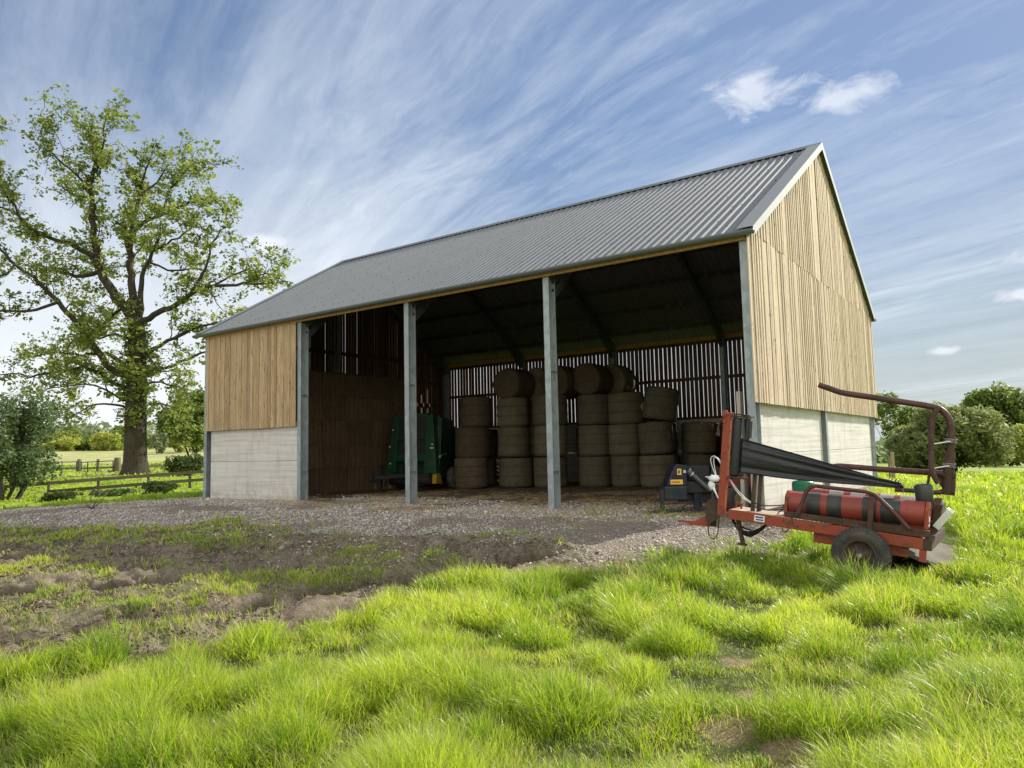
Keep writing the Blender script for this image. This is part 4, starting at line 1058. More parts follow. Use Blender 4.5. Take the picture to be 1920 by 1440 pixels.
part('side_shield', M_GRND, lambda b: (b.prism([(.26, .42), (1.3, .40), (1.75, .8), (1.7, 1.7), (1.3, 2.2), (.50, 2.40)], 'x', .803, .90), b.box(.90, .93, .4, 1.15, 1.14, 1.17)), bl, .02)
part('latch_bar', M_ZINC, lambda b: (b.beam((.915, .30, 1.12), (.915, .75, 1.18), .02, .03), b.cyl((.9, .27, 1.08), (.96, .27, 1.08), .04, 10)), bl)
for (x, z) in ((-.93, 2.02), (-1.03, 1.45), (-.98, .88), (.72, 1.50)):
    part('reflector', M_LAMP, lambda b: b.cyl((x, (z-.5)*.11-.02, z), (x, (z-.5)*.11-.001, z), .03, 10), bl)
part('reflector', M_LAMP, lambda b: b.box(.64, .78, .085, .097, 1.36, 1.40), bl)
part('pickup', M_DARK, lambda b: (b.box(-.85, .75, -.25, .25, .22, .55), b.cyl((-.85, -.15, .33), (.8, -.15, .33), .16, 16)), bl)
part('gear_guard', M_YEL, lambda b: (b.prism([(-.1, .20), (.22, .20), (.30, .42), (.15, .55), (-.06, .50)], 'x', .80, .97), b.prism([(.34, .18), (.62, .16), (.44, .40)], 'x', .82, .86)), bl, .02)
def bwheel(x):
    w = bpy.data.objects.new('wheel', None); COL.objects.link(w); w.parent = bl; w.location = (x, 1.05, .36); w.rotation_euler = (0, PI/2, 0)
    part('tyre', M_TYRE, lambda b: b.lathe([(.2, -.12), (.3, -.14), (.37, -.1), (.38, 0), (.37, .1), (.3, .14), (.2, .12)], 32), w)
    part('rim', M_LAMP, lambda b: b.lathe([(.21, .10), (.20, .05), (.08, .03), (.07, .09), (0, .09)], 24), w)
bwheel(1.05); bwheel(-1.15)
part('drawbar', M_DARK, lambda b: (b.beam((-.5, -.1, .5), (-.85, -1.2, .45), .12, .12), b.beam((.2, -.1, .5), (-.85, -1.2, .45), .12, .12)), bl)
part('jack', M_DARK, lambda b: (b.box(-.93, -.85, -.72, -.64, .0, .85), b.box(-1.0, -.78, -.78, -.58, .0, .03), b.cyl((-1.25, -.9, .30), (-.95, -.6, .42), .03, 8)), bl)

# ------------------------------------------------------------------ dark implement with yellow warning stickers
M_TEAL = m_paint('dark_teal_paint', (.010,.026,.032), (.03,.03,.02), amt=.15, rough=.4)
M_NAVY = m_paint('navy_paint', (.007,.011,.030), (.03,.03,.02), amt=.15, rough=.4)
fm = empty('flail_mower', (-1.55, .40, .02), 'dark teal and navy flail mower with yellow warning stickers, on the yard edge', 'mower', rot=(0, 0, math.radians(33)))
part('housing', M_TEAL, lambda b: (b.box(-.62, -.14, -.35, .45, .27, .56),), fm, .02)
part('hood', M_NAVY, lambda b: (b.prism([(-.56, .563), (-.14, .563), (-.10, 1.0), (-.34, 1.03), (-.44, .86)], 'y', -.28, .40)), fm, .015)
part('frame', M_DARK, lambda b: (b.box(-.137, .60, -.18, .30, .40, .66), b.box(-.10, .40, -.10, .34, .662, .98), b.box(-.3, .66, -.05, .2, .22, .39), b.prism([(.40, .66), (.75, .66), (.70, .9), (.45, 1.02)], 'y', -.1, .3)), fm, .02)
part('leg', M_NAVY, lambda b: (b.box(.03, .14, -.14, -.04, .0, .40), b.box(.16, .22, -.10, -.02, .06, .40), b.box(0, .2, -.18, 0, 0, .02)), fm)
part('ram', m_plain('grey_ram', (.10,.11,.11), (.18,.19,.19), .35, 6, .5, .05, .5), lambda b: (b.cyl((-.06, -.24, .86), (.36, -.24, .46), .055, 16), b.cyl((-.10, -.24, .90), (-.02, -.24, .82), .07, 16)), fm)
part('ram_collar', M_ZINC, lambda b: (b.lathe([(.058, -.012), (.072, -.012), (.072, .012), (.058, .012)], 20, Matrix.Translation((-.01, -.24, .81)) @ Matrix.Rotation(math.radians(134), 4, 'Y'), closed=True), b.box(-.20, -.15, -.30, -.26, .84, .90)), fm)
part('skid', M_DARK, lambda b: (b.box(-.72, -.63, -.36, -.28, .06, .50), b.tube([(-.68, -.33, .10), (-.5, -.33, .03), (-.3, -.33, .03), (-.2, -.33, .16)], .018, 8)), fm)
for (x0, x1, z0, z1) in ((-.33, -.24, .80, .93), (-.48, -.22, .60, .70)):
    s = part('sticker', m_plain('warning_yellow', (.70,.50,.03), (.78,.58,.08), .5), lambda b: b.box(x0, x1, -.284, -.2815, z0, z1), fm)
    part('print', M_INK if x1-x0 < .15 else m_plain('sticker_orange', (.55,.16,.03), (.62,.2,.05), .5), lambda b: (b.box(x0+.02, x1-.06 if x1-x0 > .15 else x1-.03, -.287, -.2842, z0+.03, z1-.03)), s)
# red machine behind the mast
ri = empty('implement', (-.62, .95, .0), 'red hooded implement with a black wheel beside the right front post', 'implement', rot=(0, 0, math.radians(35)))
part('hood', M_RED, lambda b: b.prism([(-.35, .55), (.42, .42), (.42, .66), (.05, .80), (-.20, .92), (-.35, .92)], 'y', -.25, .35), ri, .02)
part('base', M_DARK, lambda b: (b.box(-.05, .45, -.15, .35, .06, .41), b.box(-.45, -.30, .1, .3, 0, .9)), ri, .02)
w = bpy.data.objects.new('wheel', None); COL.objects.link(w); w.parent = ri; w.location = (-.12, -.32, .31); w.rotation_euler = (PI/2, 0, 0)
part('tyre', M_TYRE, lambda b: b.lathe([(.17, -.07), (.26, -.08), (.305, -.04), (.305, .04), (.26, .08), (.17, .07)], 32), w)
part('rim', m_plain('rim_tan', (.20,.15,.09), (.28,.21,.13), .6), lambda b: b.lathe([(.18, -.05), (.18, .05), (.08, .03), (0, .03)], 24), w)
# ------------------------------------------------------------------ trees and plants
def plan(s, f):      # metres to the viewer's right and ahead of the viewing point
    return CAM[0]+RH[0]*s+FH[0]*f, CAM[1]+RH[1]*s+FH[1]*f
def hz(x, y): return float(height(np.array([x]), np.array([y]), False)[0])

def leaf_quads(P, size, g, elong=1.5, up=.35, jit=.35):
    n = len(P)
    nrm = g.normal(0, 1, (n, 3)); nrm[:, 2] = np.abs(nrm[:, 2])*1.0+up; nrm /= np.linalg.norm(nrm, axis=1)[:, None]
    a = g.normal(0, 1, (n, 3)); a -= nrm*(a*nrm).sum(1)[:, None]; a /= np.linalg.norm(a, axis=1)[:, None]+1e-9
    b = np.cross(nrm, a); s = size*np.exp(g.normal(0, jit, n))[:, None]
    a = a*s*elong*.5; b = b*s*.5
    V = np.stack([P-a, P-a*.1+b, P+a, P-a*.1-b], 1).reshape(-1, 3)
    return V
def leaves_object(name, P, size, g, mat, parent, elong=1.5, tint=None, up=.35):
    n = len(P); V = leaf_quads(P, size, g, elong, up)
    r = g.random(n) if tint is None else np.clip(tint+g.normal(0, .2, n), 0, 1)
    return raw_mesh(name, V, np.arange(n*4), np.arange(n)*4, mat, dict(rnd=np.repeat(r, 4)), parent)

class Wood:
    def __init__(s): s.V = []; s.L = []; s.S = []; s.vo = 0; s.lo = 0
    def tube(s, P, R, n):
        P = np.asarray(P, float); k = len(P); R = np.asarray(R, float)
        T = np.gradient(P, axis=0); T /= np.linalg.norm(T, axis=1)[:, None]+1e-9
        ref = np.array([.31, .17, .93]) if abs(T[0, 2]) < .9 else np.array([1., .1, 0])
        U = np.cross(T, ref); U /= np.linalg.norm(U, axis=1)[:, None]+1e-9; Wv = np.cross(T, U)
        a = np.arange(n)*2*PI/n
        V = (P[:, None]+(U[:, None]*np.cos(a)[None, :, None]+Wv[:, None]*np.sin(a)[None, :, None])*R[:, None, None]).reshape(-1, 3)
        i = np.arange(k-1)[:, None]*n; j = np.arange(n)[None]; j2 = (j+1) % n
        q = np.stack([i+j, i+j2, i+n+j2, i+n+j], 2).reshape(-1)+s.vo
        s.V.append(V); s.L.append(q); s.S.append(s.lo+np.arange((k-1)*n)*4); s.vo += len(V); s.lo += len(q)
    def build(s, name, mat, parent):
        return raw_mesh(name, np.concatenate(s.V), np.concatenate(s.L), np.concatenate(s.S), mat, None, parent, True)
def unit(v): return v/(np.linalg.norm(v)+1e-9)
def walk(g, p, d, length, steps, gnarl, up, droop=0.):
    P = [np.array(p, float)]; d = unit(np.array(d, float))
    for i in range(steps):
        d = unit(d+g.normal(0, gnarl, 3)+np.array([0, 0, up-droop*i/steps])); P.append(P[-1]+d*length/steps)
    return np.array(P)
def resample(P, step):
    P = np.asarray(P, float); seg = np.linalg.norm(np.diff(P, axis=0), axis=1); c = np.concatenate([[0], np.cumsum(seg)])
    n = max(2, int(c[-1]/step)+1); t = np.linspace(0, c[-1], n)
    return np.stack([np.interp(t, c, P[:, k]) for k in range(3)], 1), c[-1]

# the oak on the left ------------------------------------------------------
M_BARK = m_bark('oak_bark', (.034,.028,.021), (.075,.064,.047), (.045,.054,.022))
M_OAKLEAF = m_leaf('oak_leaves', (.098,.145,.027), (.285,.325,.070), .45, .2)
def oak():
    g = np.random.default_rng(20)
    K = .035
    ox, oy = plan((258-960)/1370*48, 48); oz = hz(ox, oy)
    root = empty('oak_tree', (ox, oy, oz), 'tall spreading oak tree in fresh leaf behind the rail fence', 'tree', rot=(0, 0, math.atan2(RH[1], RH[0]))); root.scale = (1, 1, .955)
    L = lambda pts, dy0, dy1: np.array([((px-258)*K, dy0+(dy1-dy0)*i/(len(pts)-1), (893-py)*K) for i, (px, py) in enumerate(pts)])
    limbs = [
      # path, depth start, depth end, radius start, radius end
      ([(258,900),(257,850),(256,790),(256,720),(256,660),(254,610),(250,585)], 0, 0, .86, .62),
      ([(252,600),(236,565),(218,545),(200,515),(184,488),(176,450),(171,412),(168,360),(166,315),(171,270),(172,230),(160,200),(140,186)], 0, -.6, .46, .05),
      ([(172,290),(190,255),(196,225),(205,190)], -.3, -1.5, .13, .03),
      ([(252,600),(246,560),(240,530),(231,490),(229,460),(223,412),(230,360),(236,315),(242,270),(250,235)], 0, 1.5, .40, .05),
      ([(252,600),(262,570),(268,545),(268,520),(276,500),(288,480),(300,455),(312,430),(320,400)], 0, -1.5, .30, .05),
      ([(223,415),(245,395),(275,385),(300,375),(330,362),(360,350),(390,350),(415,355),(436,375)], .5, -1.0, .20, .03),
      ([(300,375),(312,345),(325,320),(345,300),(370,285),(400,280),(420,300)], 0, -1.6, .13, .03),
      ([(240,330),(262,300),(270,270),(285,245),(310,255)], 1, 2.2, .12, .03),
      ([(262,592),(285,580),(310,570),(335,555),(365,535),(400,528),(440,524),(475,524),(510,530),(545,525)], 0, -1.0, .30, .03),
      ([(365,535),(385,505),(395,470),(410,445),(430,420),(452,412)], -.4, -1.8, .15, .03),
      ([(400,528),(430,500),(450,480),(480,485)], -.5, 1.5, .11, .03),
      ([(475,524),(490,505),(505,495),(530,515)], -.8, 0, .09, .02),
      ([(268,660),(290,640),(320,625),(350,600),(385,590),(420,575),(450,570)], 0, 2.5, .20, .03),
      ([(270,690),(300,680),(330,665),(360,655),(380,640),(420,640)], 0, 3.0, .17, .03),
      ([(268,720),(300,715),(330,725),(360,735),(385,750)], 0, -1.6, .12, .02),
      ([(270,760),(300,755),(335,770),(365,790)], 0, 2.5, .10, .02),
      ([(250,700),(215,690),(190,655),(165,615),(128,560),(95,525),(60,490),(35,470),(12,435),(-10,400)], 0, -2.5, .34, .04),
      ([(128,560),(110,575),(70,585),(20,575),(-30,590)], -1.5, -4, .15, .03),
      ([(180,488),(150,492),(110,490),(70,475),(30,460),(-10,440)], 0, 2.5, .22, .03),
      ([(176,460),(140,440),(110,430),(85,420),(60,400),(40,380),(20,370),(-20,365)], -.4, -2.0, .24, .03),
      ([(85,420),(55,415),(25,400),(-10,398)], -1, 1.5, .12, .03),
      ([(60,400),(40,360),(20,310),(12,270),(8,245)], -1.6, -3.0, .12, .02),
      ([(168,345),(140,330),(110,325),(80,300),(70,265)], -.3, 2.2, .14, .03),
      ([(166,320),(130,285),(100,255),(90,220),(100,195)], -.4, -2.2, .12, .02),
      ([(170,300),(190,285),(215,290),(235,270)], -.2, -2.4, .09, .02),
      ([(228,455),(210,430),(195,390),(200,340),(215,310)], .6, 3.4, .13, .03),
      ([(240,540),(205,560),(170,575),(140,600),(100,610)], .2, 3.6, .17, .03),
      ([(300,455),(330,450),(360,440),(385,430),(400,410)], -1.0, -3.2, .12, .03),
      ([(288,480),(320,490),(345,475),(370,480)], -.8, 2.6, .11, .03),
      ([(246,730),(215,715),(180,685),(150,680),(110,690),(70,700),(30,690),(-10,700)], 0, -1.0, .20, .03),
      ([(246,690),(205,660),(170,650),(130,650),(80,645),(30,640),(-20,650)], 0, 3.4, .20, .03),
      ([(248,770),(215,755),(185,752),(150,760),(120,775),(90,770)], 0, 1.6, .13, .02),
      ([(246,750),(220,740),(200,720),(165,725),(130,735)], 0, -3.0, .12, .02),
      ([(60,490),(40,520),(10,530),(-30,520)], -2.2, -3.5, .11, .02),
      ([(256,640),(240,620),(215,640),(195,630)], 0, -3.4, .13, .03),
      ([(258,640),(285,650),(310,690),(340,700),(375,700)], 0, -3.2, .13, .02),
    ]
    wood = Wood(); LP = []; LT = []
    def spray(p, n, rad, tint):
        q = p+g.normal(0, rad, (n, 3))*np.array([1, 1, .7]); LP.append(q); LT.append(np.full(n, tint))
    for li, (pts, d0, d1, r0, r1) in enumerate(limbs):
        P = L(pts, d0, d1)
        P, Ln = resample(P, .55)
        if li > 0:
            P[1:] += g.normal(0, .085, P[1:].shape)
            P[1:-1] = (P[:-2]+2*P[1:-1]+P[2:])/4+g.normal(0, .05, P[1:-1].shape)
        t = np.linspace(0, 1, len(P)); R = (r0*(1-t)**.9+r1*t**.9 + r1*.1)*.72
        if li == 0:
            R = np.interp(P[:, 2], [-.3, .2, .8, 2., 6, 10, 11], [1.10, .86, .74, .68, .63, .53, .46])
        wood.tube(P, R, 14 if r0 > .3 else 9 if r0 > .15 else 7)
        if li == 0:
            for c in range(150):
                a = g.uniform(0, 2*PI); zz = g.uniform(3.0, 10.5)**1.0; rr0 = np.interp(zz, P[:, 2], R); ctr = np.array([np.interp(zz, P[:, 2], P[:, 0]), 0, zz])
                q0 = ctr+np.array([math.cos(a), math.sin(a), 0])*rr0*.95; Tt = walk(g, q0, (math.cos(a), math.sin(a), .4), g.uniform(.2, .9), 4, .35, .05); wood.tube(Tt, np.linspace(.02, .006, 5), 3)
                for w_ in (1, 2, 3, 4): spray(Tt[w_], 5, .14, .55)
        nch = int(Ln*(2.05 if li > 0 else .7))
        for c in range(nch):
            tt = g.uniform(.22 if li > 0 else .35, 1.0)
            i = min(int(tt*(len(P)-1)), len(P)-2); p = P[i]+(P[i+1]-P[i])*g.random(); tan = unit(P[i+1]-P[i])
            d = unit(tan*.55+g.normal(0, .75, 3)+np.array([0, 0, .05 if p[2] > 20 else .22 if p[2] > 8 else -.05]))
            l1 = g.uniform(1.1, 3.4)*(1.05-.35*tt)*(1 if li > 0 else .5)
            rr = max(.016, min(.05, R[i]*.35))
            Q = walk(g, p, d, l1, 7, .27, .06); wood.tube(Q, np.linspace(rr, .010, len(Q)), 5)
            tint = g.uniform(.2, .8)
            for e in range(max(2, int(l1/.34))):
                j = g.integers(1, len(Q)); dd = unit(unit(Q[j]-Q[j-1])*.5+g.normal(0, .8, 3)+np.array([0, 0, .2]))
                l2 = g.uniform(.35, 1.0)
                Tt = walk(g, Q[j], dd, l2, 3, .3, .06); wood.tube(Tt, np.linspace(.012, .005, len(Tt)), 3)
                for w in (1, 2, 3): spray(Tt[w], g.integers(4, 11) if w > 1 else 3, .19, tint)
    wood.build('trunk', M_BARK, root)
    leaves_object('crown', np.concatenate(LP), .135, g, M_OAKLEAF, root, 1.45, np.concatenate(LT))
oak()

# generic leafy trees ------------------------------------------------------
def lobe_tree(name, label, s, f, h, wdt, n, leaf, mat, bark, seed, base=.25, lobes=16, trunk_r=.25, open_=0., stems=1, group=None, elong=1.5, cat='tree', flat=1., tops=None):
    g = np.random.default_rng(seed)
    x, y = plan(s, f); z = hz(x, y)
    root = empty(name, (x, y, z-.05), label, cat, group)
    wood = Wood(); P = []; T = []
    cz = h*(base+(1-base)*.5); rz = h*(1-base)*.5; rx = wdt*.5
    C = []
    for k in range(lobes):
        th = g.uniform(0, 2*PI); v = g.uniform(-.85, 1.0); rr = math.sqrt(max(0, 1-v*v))*g.uniform(.45, .78)
        lr = g.uniform(.26, .46)
        C.append((math.cos(th)*rr*rx, math.sin(th)*rr*rx, cz+v*rz*.70, lr*rx*g.uniform(.8, 1.2), lr*min(rz, rx)*1.05*flat))
    C.append((0, 0, cz, .55*rx, .6*rz))
    wsum = sum(c[3]**2 for c in C)
    for (a, b, c, lr, lz) in C:
        k = int(n*lr*lr/wsum)
        d = g.normal(0, 1, (k, 3)); d /= np.linalg.norm(d, axis=1)[:, None]
        rad = g.uniform(.25, 1.0, k)**.5*(1+.16*np.sin(d[:, 0]*5+seed)*np.cos(d[:, 1]*6+d[:, 2]*4))
        q = d*rad[:, None]*np.array([lr, lr, lz])+np.array([a, b, c])
        ns = fbm(q[:, 0]*1.7/max(1, wdt*.12)+q[:, 2]*.7, q[:, 1]*1.7/max(1, wdt*.12)-q[:, 2]*.5+50, seed, 3)
        q = q[ns > .36+.16*open_]
        q = q[q[:, 2] > .1]
        P.append(q); T.append(np.full(len(q), g.uniform(.2, .85)))
    for st in range(stems):
        off = g.normal(0, .06*wdt if stems > 1 else 0, 2)
        lean = g.normal(0, .25 if stems > 1 else .06, 2)
        th_ = h*(.45 if stems > 1 else .5)
        p0 = np.array([off[0], off[1], -.3]); Q = walk(g, p0, (lean[0], lean[1], 1), th_+.3, 6, .07, .1)
        r0 = trunk_r*(1 if stems == 1 else .5)
        wood.tube(Q, np.linspace(r0*1.15, r0*.5, len(Q)), 8)
        for b in range(10 if stems == 1 else 4):
            i = g.integers(2, len(Q)); c = C[g.integers(0, len(C))]
            tgt = np.array(c[:3])*np.array([.85, .85, .8])+np.array([0, 0, .1*h])
            B = np.array([Q[i]+(tgt-Q[i])*t for t in np.linspace(0, 1, 6)]); B[1:-1] += g.normal(0, .04*wdt, (4, 3)); wood.tube(B, np.linspace(r0*.45, r0*.08, 6), 5)
            for e in range(5):
                j = g.integers(2, 6); E_ = walk(g, B[j], g.normal(0, 1, 3)+np.array([0, 0, .3]), .10*wdt, 4, .3, .05); wood.tube(E_, np.linspace(r0*.12, r0*.03, 5), 3)
    wood.build('trunk', bark, root)
    leaves_object('crown', np.concatenate(P), leaf, g, mat, root, elong, np.concatenate(T))
    return root
M_BARK2 = m_bark('dark_bark', (.06,.052,.042), (.12,.105,.085))
M_LF1 = m_leaf('leaves_mid_green', (.085,.135,.028), (.210,.265,.065), .4, .12)
M_LF2 = m_leaf('leaves_willow', (.120,.155,.050), (.270,.300,.115), .42, .12)
M_LF3 = m_leaf('leaves_dark', (.042,.072,.022), (.115,.155,.045), .32, .12)
M_LF4 = m_leaf('leaves_yellow_green', (.20,.25,.045), (.38,.40,.09), .45, .25)
M_LF5 = m_leaf('leaves_hawthorn', (.048,.088,.032), (.150,.205,.075), .35, .4)
M_LF6 = m_leaf('leaves_hazy', (.17,.22,.11), (.29,.33,.17), .4, .2)
# right of the barn
lobe_tree('willow_bush', 'large rounded grey green willow bush in the field, right of the barn', (1772-960)/1370*70, 70, 6.3, 11.0, 52000, .17, M_LF2, M_BARK2, 3, -.06, 30, .3, .1, 7, None, 2.6, 'bush', 1.1)
lobe_tree('field_tree', 'half bare pale green tree between the barn corner and the willow', (1680-960)/1370*86, 86, 9.4, 6.6, 5200, .26, M_LF1, M_BARK2, 4, .30, 14, .28, 1.0, 2, None, 1.4, 'tree')
lobe_tree('broad_tree', 'broad domed dark green tree at the right edge of the field', (1868-960)/1370*115, 115, 12.5, 12.4, 26000, .34, M_LF1, M_BARK2, 5, .14, 24, .45, .35, 1, None, 1.4, 'tree')
lobe_tree('hedge_bush', 'yellow green bush at the far right field edge, below the domed tree', (1922-960)/1370*100, 100, 5.6, 6.5, 9000, .26, M_LF4, M_BARK2, 6, .04, 14, .2, 0, 4, None, 1.4, 'bush')
lobe_tree('hedge_bush', 'dark low bush at the field edge between willow and domed tree', (1868-960)/1370*108, 108, 5.0, 9.0, 9000, .28, M_LF3, M_BARK2, 7, .03, 14, .2, 0, 4, None, 1.4, 'bush')
# left of the barn
lobe_tree('hawthorn_bush', 'big dark green hawthorn bush at the left edge before the rail fence', (8-960)/1370*30, 30, 4.9, 4.5, 20000, .085, M_LF5, M_BARK2, 9, .0, 30, .16, .6, 9, None, 1.5, 'bush')
lobe_tree('leafy_tree', 'bright green leafy tree beside the left barn corner', (362-960)/1370*62, 62, 6.6, 6.4, 12000, .20, M_LF1, M_BARK2, 10, .10, 18, .2, .2, 2, None, 1.4, 'tree')
lobe_tree('bramble_bush', 'dark bramble bush between oak trunk and barn corner', (350-960)/1370*46, 46, 1.55, 2.9, 4200, .10, M_LF3, M_BARK2, 11, 0, 12, .06, .3, 4, None, 1.5, 'bush')
lobe_tree('bramble_bush', 'low bramble patch in front of the rail fence by the barn', (300-960)/1370*31.5, 31.5, .70, 1.9, 4200, .07, M_LF3, M_BARK2, 12, 0, 12, .04, .2, 4, None, 1.5, 'bush')
lobe_tree('nettle_patch', 'light green nettles at the foot of the rail fence', (205-960)/1370*31.5, 31.5, .38, 2.2, 2400, .07, M_LF5, M_BARK2, 13, 0, 12, .03, .2, 4, None, 1.7, 'weeds')
lobe_tree('bramble_bush', 'low dark growth under the hawthorn bush', (115-960)/1370*30, 30, .42, 1.4, 2000, .07, M_LF3, M_BARK2, 14, 0, 10, .03, .2, 3, None, 1.5, 'bush')
lobe_tree('round_bush', 'small round pale green bush at the edge of the hay meadow', (301-960)/1370*105, 105, 3.1, 2.9, 2600, .20, M_LF6, M_BARK2, 15, 0, 12, .1, 0, 3, None, 1.4, 'bush')
lobe_tree('round_bush', 'pale bush right of the small round one at the meadow edge', (338-960)/1370*108, 108, 2.7, 3.6, 2600, .20, M_LF4, M_BARK2, 16, 0, 12, .1, 0, 3, None, 1.4, 'bush')
hedge = [(-70,140,6.0,6.5,1),(-30,145,5.6,6,0),(10,138,5.0,5.4,2),(52,140,4.6,5.0,0),(88,150,5.6,5.6,1),(118,138,4.0,4.6,2),(146,142,4.6,5.0,0),(176,150,5.4,5.4,1),(204,136,3.6,4.6,2),(232,146,4.8,5.2,0),(262,150,5.6,5.6,1),(372,120,4.6,6.0,0)]
shade = ['mid green', 'hazy green', 'yellow green']
for i, (px, D, h, w, m) in enumerate(hedge):
    lobe_tree('hedgerow_tree', f'{shade[m]} hedgerow tree across the meadow, {ORD[i]} from the left', (px-960)/1370*D, D, h, w*1.75, 3200, .32, (M_LF1, M_LF6, M_LF4)[m], M_BARK2, 30+i, -.12, 14, .15, 0, 2, 'hedgerow trees beyond the meadow', 1.4, 'tree')
def far_wood():
    g = np.random.default_rng(77); P = []
    for k in range(150):
        th = g.uniform(-.95, .62); D = g.uniform(270, 330)
        if th > .0: D = g.uniform(190, 230)
        x, y = plan(D*math.sin(th), D*math.cos(th)); z = hz(x, y); r = g.uniform(4, 8); hgt = g.uniform(6, 10) if th < 0 else g.uniform(4, 7)
        d = g.normal(0, 1, (170, 3)); d /= np.linalg.norm(d, axis=1)[:, None]; d *= g.uniform(.5, 1, (170, 1))**.4
        q = d*np.array([r, r, hgt*.55])+np.array([x, y, z+hgt*.45]); P.append(q[q[:, 2] > z])
    o = leaves_object('far_wood', np.concatenate(P), 1.0, g, M_LF6, None, 1.3)
    tag(o, 'hazy far wood along the horizon', 'wood', kind='stuff')
far_wood()

# ------------------------------------------------------------------ fences
M_RAIL = m_wood('weathered_rail', (.20,.175,.12), (.15,.13,.09), (.09,.075,.05), False, (.16,.16,.12))
M_IRON = m_plain('dark_iron', (.018,.018,.02), (.035,.033,.032), .6)
def rail_fence():
    D0, D1 = 33.0, 36.0
    def pt(px, z):
        t = (px-40)/345; D = D0+(D1-D0)*t; x, y = plan((px-960)/1370*D, D); return Vector((x, y, z))
    zt = lambda px: .40+(px-60)/318*.36
    p0 = pt(40, 0); root = empty('rail_fence', (p0.x, p0.y, -.3), 'weathered two rail timber fence left of the barn', 'fence')
    def child(b, n): b.v = [(v[0]-p0.x, v[1]-p0.y, v[2]+.3) for v in b.v]; b.build(n, M_RAIL, root)
    for px in (5, 98, 190, 283, 360, 395):
        q = pt(px, zt(px)); b = MB(); b.rnd = random.random(); b.beam((q.x, q.y, zt(px)-1.0), (q.x, q.y, zt(px)+.03), .12, .08, (FH[0], FH[1], 0)); child(b, 'post')
    for dz, h in ((0, .15), (-.385, .15)):
        for a, c in ((5, 98), (98, 190), (190, 283), (283, 360), (360, 395)):
            b = MB(); b.rnd = random.random(); off = Vector((-FH[0], -FH[1], 0))*.07
            if dz < 0 and a < 90: continue
            b.beam(pt(a, zt(a)+dz-.07)+off, pt(c, zt(c)+dz-.07)+off, .04, h); child(b, 'rail')
rail_fence()
def puddle():
    n = 40; b = MB(); vs = [(0, 0, 0)]; g = np.random.default_rng(8)
    for k in range(n):
        a = 2*PI*k/n; r = 1+.18*math.sin(3*a+1)+.1*math.sin(7*a)
        q = (.85*r*math.cos(a), .34*r*math.sin(a)); vs.append((q[0]*.8-q[1]*.6, q[0]*.6+q[1]*.8, 0))
    b.add(vs, [(0, 1+k, 1+(k+1) % n) for k in range(n)], True)
    t = NT('muddy_water'); o = b.build('puddle', t.done(t.bsdf((.13,.105,.08), .12, 0, t.bump(t.noise(t.pos(), 3, 2), .02, .01), .5)))
    o.location = (-5.0, -6.7, float(height(np.array([-5.0]), np.array([-6.7]))[0])+.095); tag(o, kind='structure')
puddle()
def iron_gate(px0, px1, D, label, ups):
    def pt(px, z): x, y = plan((px-960)/1370*D, D); return Vector((x, y, z))
    p0 = pt(px0, 0); g0 = .22
    root = empty('field_gate', (p0.x, p0.y, g0), label, 'gate')
    L_ = lambda v: Vector(v)-Vector((p0.x, p0.y, g0))
    for z in (.28, .66, 1.10):
        b = MB(); b.cyl(L_(pt(px0, z+.10)), L_(pt(px1, z+.16)), .028, 8); b.build('bar', M_IRON, root)
    for px in ups:
        b = MB(); b.cyl(L_(pt(px, .2)), L_(pt(px, 1.26)), .035, 8); b.build('upright', M_IRON, root)
iron_gate(40, 150, 52, 'dark iron field gate left of the oak, longer left section', (42, 73, 121, 148))
iron_gate(156, 219, 52, 'dark iron field gate next to the oak trunk, shorter right section', (157, 169, 216))
for i, (px, w, h, lab) in enumerate(((92, .17, 1.18, 'thin weathered gate post behind the long iron gate'), (153, .30, 1.28, 'stout gate post between the two iron gates'), (188, .22, 1.26, 'gate post behind the short iron gate'), (224, .46, 1.34, 'broad old gate post beside the oak trunk'))):
    x, y = plan((px-960)/1370*52.3, 52.3); b = MB(); b.rnd = random.random()
    b.tube([(0, 0, -.3), (0, 0, h*.6), (.01, .01, h-.03), (.01, .01, h)], [w*.56, w*.52, w*.48, w*.40], 10); o = b.build('gate_post', M_RAIL); o.location = (x, y, .15)
    tag(o, lab, 'gate post', 'gate posts')
b = MB(); b.rnd = .7; b.tube([(0, 0, -.4), (0, 0, 1.02), (.005, 0, 1.06)], [.062, .06, .045], 10); o = b.build('fence_post', m_wood('peeled_post', (.50,.40,.22), (.42,.32,.17), (.28,.2,.1), False)); o.location = (.35, 14.6, .0)
tag(o, 'pale round fence post in the grass behind the right barn corner', 'fence post')
# wire stays of that fence, running off along the field
b = MB(); b.rnd = .4; b.tube([(0, 0, -.4), (0, 0, .88), (0, 0, .9)], [.045, .045, .03], 8); o = b.build('fence_post', M_RAIL); o.location = (-.3, 18.2, -.1)
tag(o, 'short dark fence post beyond the pale one behind the barn', 'fence post')
# a broken twig lying on the stone
g = np.random.default_rng(4); wd = Wood(); x, y = plan((180-960)/1370*22.5, 22.5); z = hz(x, y)
for k in range(9):
    wd.tube(walk(g, (x, y, z+.03), g.normal(0, 1, 3)*np.array([1, 1, .25])+np.array([0, 0, .25]), g.uniform(.2, .6), 5, .3, .02), np.linspace(.014, .004, 6), 5)
o = wd.build('fallen_twig', M_BARK2, None); tag(o, 'small broken twig lying on the grey stone at left', 'twig')
